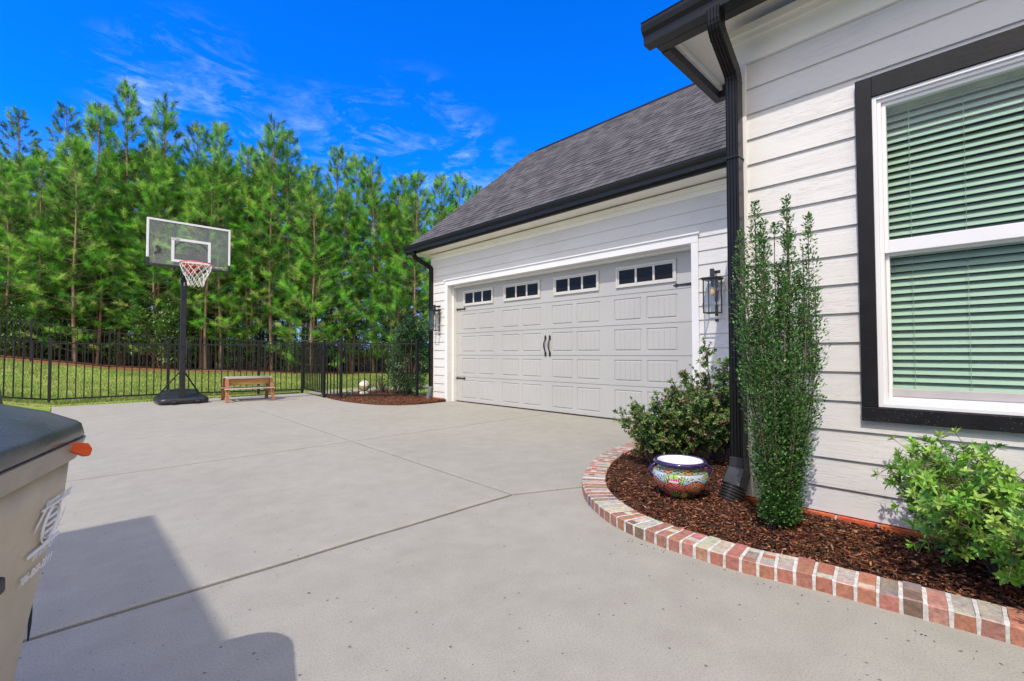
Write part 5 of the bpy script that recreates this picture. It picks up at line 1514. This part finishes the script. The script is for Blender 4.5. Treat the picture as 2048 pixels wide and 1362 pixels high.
# ------------------------------------------------------------------ pines
NC = [(.07, .24, .025), (.12, .38, .035), (.23, .58, .06), (.032, .10, .02), (.33, .62, .10), (.055, .17, .025), (.04, .13, .022), (.24, .34, .10)]
def pine(name, H, seed, crown_base=.22, dens=1.0, wide=1.0, dark=1.0, ns=46):
    """loblolly-like pine: tapered trunk, whorls of rising limbs, needle tufts along the shoots"""
    rg = np.random.default_rng(seed); root = empty(name)
    tr = MB(); k = 12; bend = rg.uniform(-.25, .25, 2); ph = rg.uniform(0, 6)
    def axis(t): return Vector((bend[0]*t*t+.06*math.sin(t*7+ph), bend[1]*t*t+.06*math.cos(t*6+ph), H*t))
    P = [axis(i/k) for i in range(k+1)]; rad = [H*.0062*(1-.88*i/k)+.008 for i in range(k+1)]
    nb = len(tr.f); tr.tube(P, rad, 7, caps=False); 
    shoots = []
    z = H*crown_base
    while z < H*.985:
        t = z/H; rel = (t-crown_base)/(1-crown_base)
        nb_ = int(rg.integers(3, 6))
        a0 = rg.uniform(0, 6.28)
        for i in range(nb_):
            if rg.random() < (.40 if rel < .4 else .08): continue
            a = a0+i*6.28/nb_+rg.uniform(-.4, .4)
            ln = H*.165*wide*(1-rel)**.85*(.55+.45*min(1, rel*5+.4))*rg.uniform(.65, 1.15)+.16
            rise = .25+.35*rel+1.3*rel*rel*rel+rg.uniform(-.2, .2)
            o_ = Vector((math.cos(a), math.sin(a), 0)); b0 = axis(t)
            m1 = b0+o_*ln*.55+Vector((0, 0, ln*rise*.35)); e = b0+o_*ln+Vector((0, 0, ln*rise))
            tr.tube([b0, m1, e], [.006+.004*ln*(H/10), .005+.002*ln, .004], 4, caps=False)
            shoots.append((m1, e))
            for q in range(int(1+ln*2.2)):
                u = rg.uniform(.25, .95); s0 = b0.lerp(m1, u*2) if u < .5 else m1.lerp(e, u*2-1)
                sd = (o_*.5+Vector((-o_.y, o_.x, 0))*rg.uniform(-1, 1)+Vector((0, 0, rg.uniform(.1, .8)))).normalized(); l2 = ln*rg.uniform(.18, .42)+.08
                s1 = s0+sd*l2; tr.tube([s0, s1], [.005, .003], 3, caps=False); shoots.append((s0, s1))
        z += H*rg.uniform(.026, .044)*(1-.55*rel)
    shoots.append((axis(.95), axis(1.0)+Vector((0, 0, .15))))
    V = []; F = []; C = []
    for s0, s1 in shoots:
        L_ = (s1-s0).length; nt = max(1, int(min(3, 1.3+L_*1.6*dens)))
        d = (s1-s0).normalized()
        col = np.array(NC[int(rg.integers(len(NC)))])*rg.uniform(.75, 1.3)*dark
        upb = Vector((0, 0, .35))
        for q in range(nt):
            c = s1-d*(min(.26, L_*.30)*q)
            nn = ns if q == 0 else int(ns*.8)
            R_ = rg.normal(0, 1, (nn, 3)); R_ /= np.linalg.norm(R_, axis=1)[:, None]
            dd = np.array(d+upb*.6); D = dd*rg.uniform(.35, 1.2, (nn, 1))+R_*rg.uniform(.6, .9, (nn, 1)); D /= np.linalg.norm(D, axis=1)[:, None]
            ln = rg.uniform(.13, .25, (nn, 1))
            side = np.cross(D, rg.normal(0, 1, (nn, 3))); side /= np.linalg.norm(side, axis=1)[:, None]+1e-6
            wv = .0062
            b = np.array(c)+R_*.015-np.array(d)*rg.uniform(0, .26, (nn, 1))
            i0 = len(V)*0+sum(len(x) for x in V)
            V.append(np.stack([b-side*wv, b+side*wv, b+D*ln+np.array([0, 0, -.015])], 1).reshape(-1, 3))
            F.append(np.arange(nn*3).reshape(-1, 3)+i0)
            C.append(np.clip(col*rg.uniform(.75, 1.3, (nn, 1))*1.3, 0, .75))
    npmesh('crown', np.concatenate(V), np.concatenate(F), np.concatenate(C), M['needle'], root)
    for i in range(len(tr.c)):
        tr.c[i] = (.36, .24, .17) if i % 3 else (.22, .15, .11)
    o = tr.build('trunk', M['bark'], root, smooth=True)
    return root
PR = [pine('pine_tree', 9.5, 11, .08, 1.15, 1.05), pine('pine_tree', 10, 12, .14, 1.1, .95), pine('pine_tree', 9, 13, .06, 1.1, 1.15), pine('pine_tree', 10, 14, .22, 1.0, .9),
      pine('pine_tree', 9.5, 15, .16, 1.15, 1.0), pine('pine_tree', 8, 16, .05, 1.2, 1.2), pine('pine_tree', 13, 17, .50, 1.0, .85, dark=.6), pine('pine_tree', 9.5, 18, .40, .8, .85)]
PH = [9.5, 10, 9, 10, 9.5, 8, 13, 9.5]
used = [False]*8
CF = Vector((math.sin(YAW), math.cos(YAW), 0)); CRT = Vector((math.cos(YAW), -math.sin(YAW), 0))
def ground_at(px, D):
    """ground position seen in column px at distance D ahead of the camera"""
    p = CF*D+CRT*((px-1024)/927.8*D); return p
def place_pine(var, px, D, top=None, H=None, label=None, group='pines in the woods beyond the back fence', rz=None):
    p = ground_at(px, D); z = hz(p.x, p.y)
    if top is not None: H = (707-top)/927.8*D+CAMH-z
    s_ = H/PH[var]
    wid = s_**.5
    lab = label or 'slender pine standing inside the dense woods beyond the back fence'
    rz = rng.uniform(0, 6.28) if rz is None else rz
    if not used[var]:
        used[var] = True; o = PR[var]; o.location = (p.x, p.y, z-.1); o.rotation_euler = (0, 0, rz); o.scale = (wid, wid, s_); tag(o, lab, 'tree', group)
    else: o = copy_tree(PR[var], (p.x, p.y, z-.1), rz, (wid, wid, s_), label=lab, cat='tree', group=group)
    return o
named = [
    (1, 242, 17.6, 165, 'tallest pine, its spire highest above the woods left of the hoop'),
    (4, 190, 17.2, 196, 'pine with a narrow top just left of the tallest pine'),
    (0, 316, 17.8, 192, 'second tallest pine, between the tallest one and the backboard'),
    (6, 38, 24, 212, 'dark open pine with rounded top at the left edge of the woods'),
    (6, 118, 25, 206, 'dark open pine behind the others, second from the left edge'),
    (2, 70, 16.0, 300, 'bushy pine filling the left edge of the woods in front of the dark pines'),
    (5, 8, 15.6, 330, 'broad low pine leaning into the left edge of the picture'),
    (2, 150, 16.2, 265, 'full bright pine between the left edge and the tallest pine'),
    (3, 380, 18.5, 238, 'pine with bare middle trunk just left above the backboard'),
    (1, 438, 18.0, 234, 'tall pine rising right behind the backboard'),
    (7, 412, 17.6, 330, 'thin-crowned pine with visible trunk behind the backboard'),
    (4, 500, 18.6, 285, 'pine filling the gap right of the backboard'),
    (0, 541, 18.4, 238, 'tall double-topped pine right of the hoop, left twin'),
    (3, 578, 18.8, 252, 'tall double-topped pine right of the hoop, right twin'),
    (5, 625, 18.2, 330, 'bushy pine behind the gate, below the skyline dip'),
    (1, 662, 20.5, 290, 'pine spire above the gate in the middle of the woods'),
    (4, 703, 20.2, 306, 'pine spire right of the middle one above the short fence'),
    (0, 748, 19.8, 318, 'pine above the cream ball with a pointed top'),
    (2, 792, 20.0, 343, 'pine above the left part of the dark holly'),
    (5, 832, 19.5, 345, 'pine directly above the dark holly beside the garage'),
    (4, 874, 21.5, 344, 'pine just above the garage eave corner'),
    (1, 926, 22.5, 348, 'pine topping out over the lower garage roof'),
    (3, 958, 23.5, 366, 'last pine showing right over the garage roof slope'),
]
for v, px, D, top, lab in named: place_pine(v, px, D, top=top+4, label=lab)
# the rest of the stand, rows going back
r2 = np.random.default_rng(5)
sky_px = [0, 50, 110, 180, 240, 320, 380, 440, 500, 545, 580, 630, 660, 700, 750, 800, 850, 900, 960, 1100, 1300]
sky_y = [290, 280, 290, 280, 270, 280, 300, 300, 330, 300, 300, 350, 340, 345, 350, 370, 380, 390, 400, 420, 430]
ORD = ['first', 'second', 'third', 'fourth', 'fifth', 'sixth', 'seventh', 'eighth', 'ninth', 'tenth', 'eleventh', 'twelfth', 'thirteenth', 'fourteenth', 'fifteenth', 'sixteenth', 'seventeenth', 'eighteenth', 'nineteenth', 'twentieth']
ORD += ['twenty-'+o for o in ORD[:9]]+['thirtieth']+['thirty-'+o for o in ORD[:9]]
ROWW = ['front', 'second', 'third', 'rearmost']
for row, (Dof, npx, dip) in enumerate(((0, 26, 95), (1.8, 24, 60), (4.0, 20, 45), (7.5, 15, 30))):
    for i in range(npx):
        px = -70+(1180-(-70))*(i+r2.uniform(.1, .9))/npx
        D = float(np.interp(px, [-70, 0, 690, 1100], [16, 16.2, 19.5, 23]))+Dof+r2.uniform(-.6, .7)
        top = float(np.interp(px, sky_px, sky_y))+dip*r2.uniform(.15, 1.15)
        var = int(r2.choice([0, 1, 2, 3, 4, 5, 7], p=[.16, .16, .16, .14, .16, .1, .12]))
        place_pine(var, px, D, top=top, label='slender pine, %s from left in the %s row of the woods' % (ORD[i], ROWW[row]))
# trees further right, hidden behind the garage from here, and left of the frame
for px, D, q in ((-150, 17, 'nearest'), (-230, 16, 'middle'), (-330, 16.5, 'farthest')):
    place_pine(int(r2.integers(0, 5)), px, D, H=r2.uniform(7.5, 9.5), label='pine beyond the left end of the stand, the %s of three to it' % q)

# undergrowth
UP = [[(.06, .14, .03), (.08, .18, .035), (.04, .10, .025)], [(.10, .20, .04), (.14, .25, .05), (.07, .15, .03)], [(.025, .05, .02), (.04, .07, .02), (.05, .04, .025)]]
US = [leafy_mass('undergrowth_bush', .95, 1.9, 1500, .11, UP[0], trunkw=.015), leafy_mass('undergrowth_bush', .8, 2.6, 1500, .10, UP[1], trunkw=.015), leafy_mass('undergrowth_bush', 1.0, 1.2, 1300, .09, UP[2], trunkw=.012)]
ul = ['leafy bush at the foot of the woods, %s such from the left', 'bright sapling thicket among the trunks, %s such from the left', 'dark low brush on the pine straw, %s such from the left']
uu = [False]*3; cnt = [0]*3; plan = []
for i in range(84):
    px = -60+1010*(i % 28+r2.uniform(0, 1))/28
    D = float(np.interp(px, [-70, 0, 690, 1100], [14.9, 15.1, 18.9, 23]))+r2.uniform(.0, 5.0)*(1 if i > 28 else .45)
    v = int(r2.choice([0, 1, 2], p=[.34, .36, .30])); plan.append((px, D, v, r2.uniform(.55, 1.0)*(1.0 if v != 1 or i < 28 else 1.5), r2.uniform(0, 6.28)))
for px, D, v, s_, rz in sorted(plan):
    p = ground_at(px, D); z = hz(p.x, p.y); lab = ul[v] % ORD[cnt[v]]; cnt[v] += 1
    gp = ['green bushes in the woods', 'sapling thickets in the woods', 'dark brush in the woods'][v]
    if not uu[v]:
        uu[v] = True; o = US[v]; o.location = (p.x, p.y, z); o.scale = (s_,)*3; tag(o, lab, 'bush', gp)
    else: copy_tree(US[v], (p.x, p.y, z), rz, s_, label=lab, cat='bush', group=gp)

# grass blades on the lawn between the fences
k = 60000
gx = rng.uniform(-2.5, 9.5, k); gy = 12.3+rng.random(k)**1.3*6.9
keep = (gy < np.interp(gx, [-3, 3, 8, 14], [19.2, 19.0, 17.2, 15.6])) & ~((gx > 4.3) & (gy < 11.9))
gx, gy = gx[keep], gy[keep]; k = len(gx)
gz = np.array([hz(a, b) for a, b in zip(gx, gy)])
th = rng.uniform(0, 6.28, k); hgt = rng.uniform(.03, .075, k); lx, ly = rng.normal(0, .02, k), rng.normal(0, .02, k)
V = np.stack([np.stack([gx-np.cos(th)*.007, gy-np.sin(th)*.007, gz-.01], 1), np.stack([gx+np.cos(th)*.007, gy+np.sin(th)*.007, gz-.01], 1), np.stack([gx+lx, gy+ly, gz+hgt], 1)], 1).reshape(-1, 3)
C = 1.4*np.array([(.09, .17, .03), (.15, .22, .045), (.26, .26, .09), (.32, .28, .12)])[rng.choice(4, k, p=[.34, .36, .2, .1])]*rng.uniform(.8, 1.2, (k, 1))
npmesh('lawn_grass', V, np.arange(3*k).reshape(-1, 3), C, M['grassblade'], kind='stuff', label='patchy short green and straw coloured grass between the two fences', cat='grass')
# sparse weeds along the driveway end
k = 5000; gx = rng.uniform(-1.5, 4.3, k); gy = np.interp(gx, [-.1, 1.8, 4.3], [12.72, 12.62, 11.8])-rng.uniform(.02, .75, k)
gy = np.maximum(gy, 11.9); gz = np.array([hz(a, b)-.02 for a, b in zip(gx, gy)])
th = rng.uniform(0, 6.28, k); hgt = rng.uniform(.02, .05, k)
V = np.stack([np.stack([gx-np.cos(th)*.005, gy-np.sin(th)*.005, gz-.01], 1), np.stack([gx+np.cos(th)*.005, gy+np.sin(th)*.005, gz-.01], 1), np.stack([gx+rng.normal(0, .02, k), gy+rng.normal(0, .02, k), gz+hgt], 1)], 1).reshape(-1, 3)
C = np.array([(.09, .15, .03), (.2, .17, .09), (.12, .10, .07)])[rng.choice(3, k)]
npmesh('edge_weeds', V, np.arange(3*k).reshape(-1, 3), C, M['grassblade'], kind='stuff', label='thin weeds and debris along the foot of the driveway fence', cat='grass')

# ------------------------------------------------------------------ opposite wing of the house, out of frame to the left; its eave shades the driveway
ow = wroot('opposite_wing', (-4.5, -1, 0), label='white sided wing of the neighbouring house left of the driveway', cat='building')
mb2 = MB(); mb2.box(-9, -2.77, -8, 2.1, 0, 3.9); mb2.build('wall', M['siding'], ow)
mb = MB(); mb.box(-9.4, -2.30, -8.4, 2.46, 3.92, 4.06); mb.build('eave', M['soffit_plain'], ow)
mb = MB(); mb.add([(-9.4, -8.4, 4.07), (-2.30, -8.4, 4.07), (-2.30, 2.46, 4.07), (-9.4, 2.46, 4.07), (-5.8, -5, 5.3), (-5.8, -1, 5.3)], [(0, 1, 4), (1, 2, 5, 4), (2, 3, 5), (3, 0, 4, 5), (0, 3, 2, 1)]); mb.build('roof', M['bronze_trim'], ow)
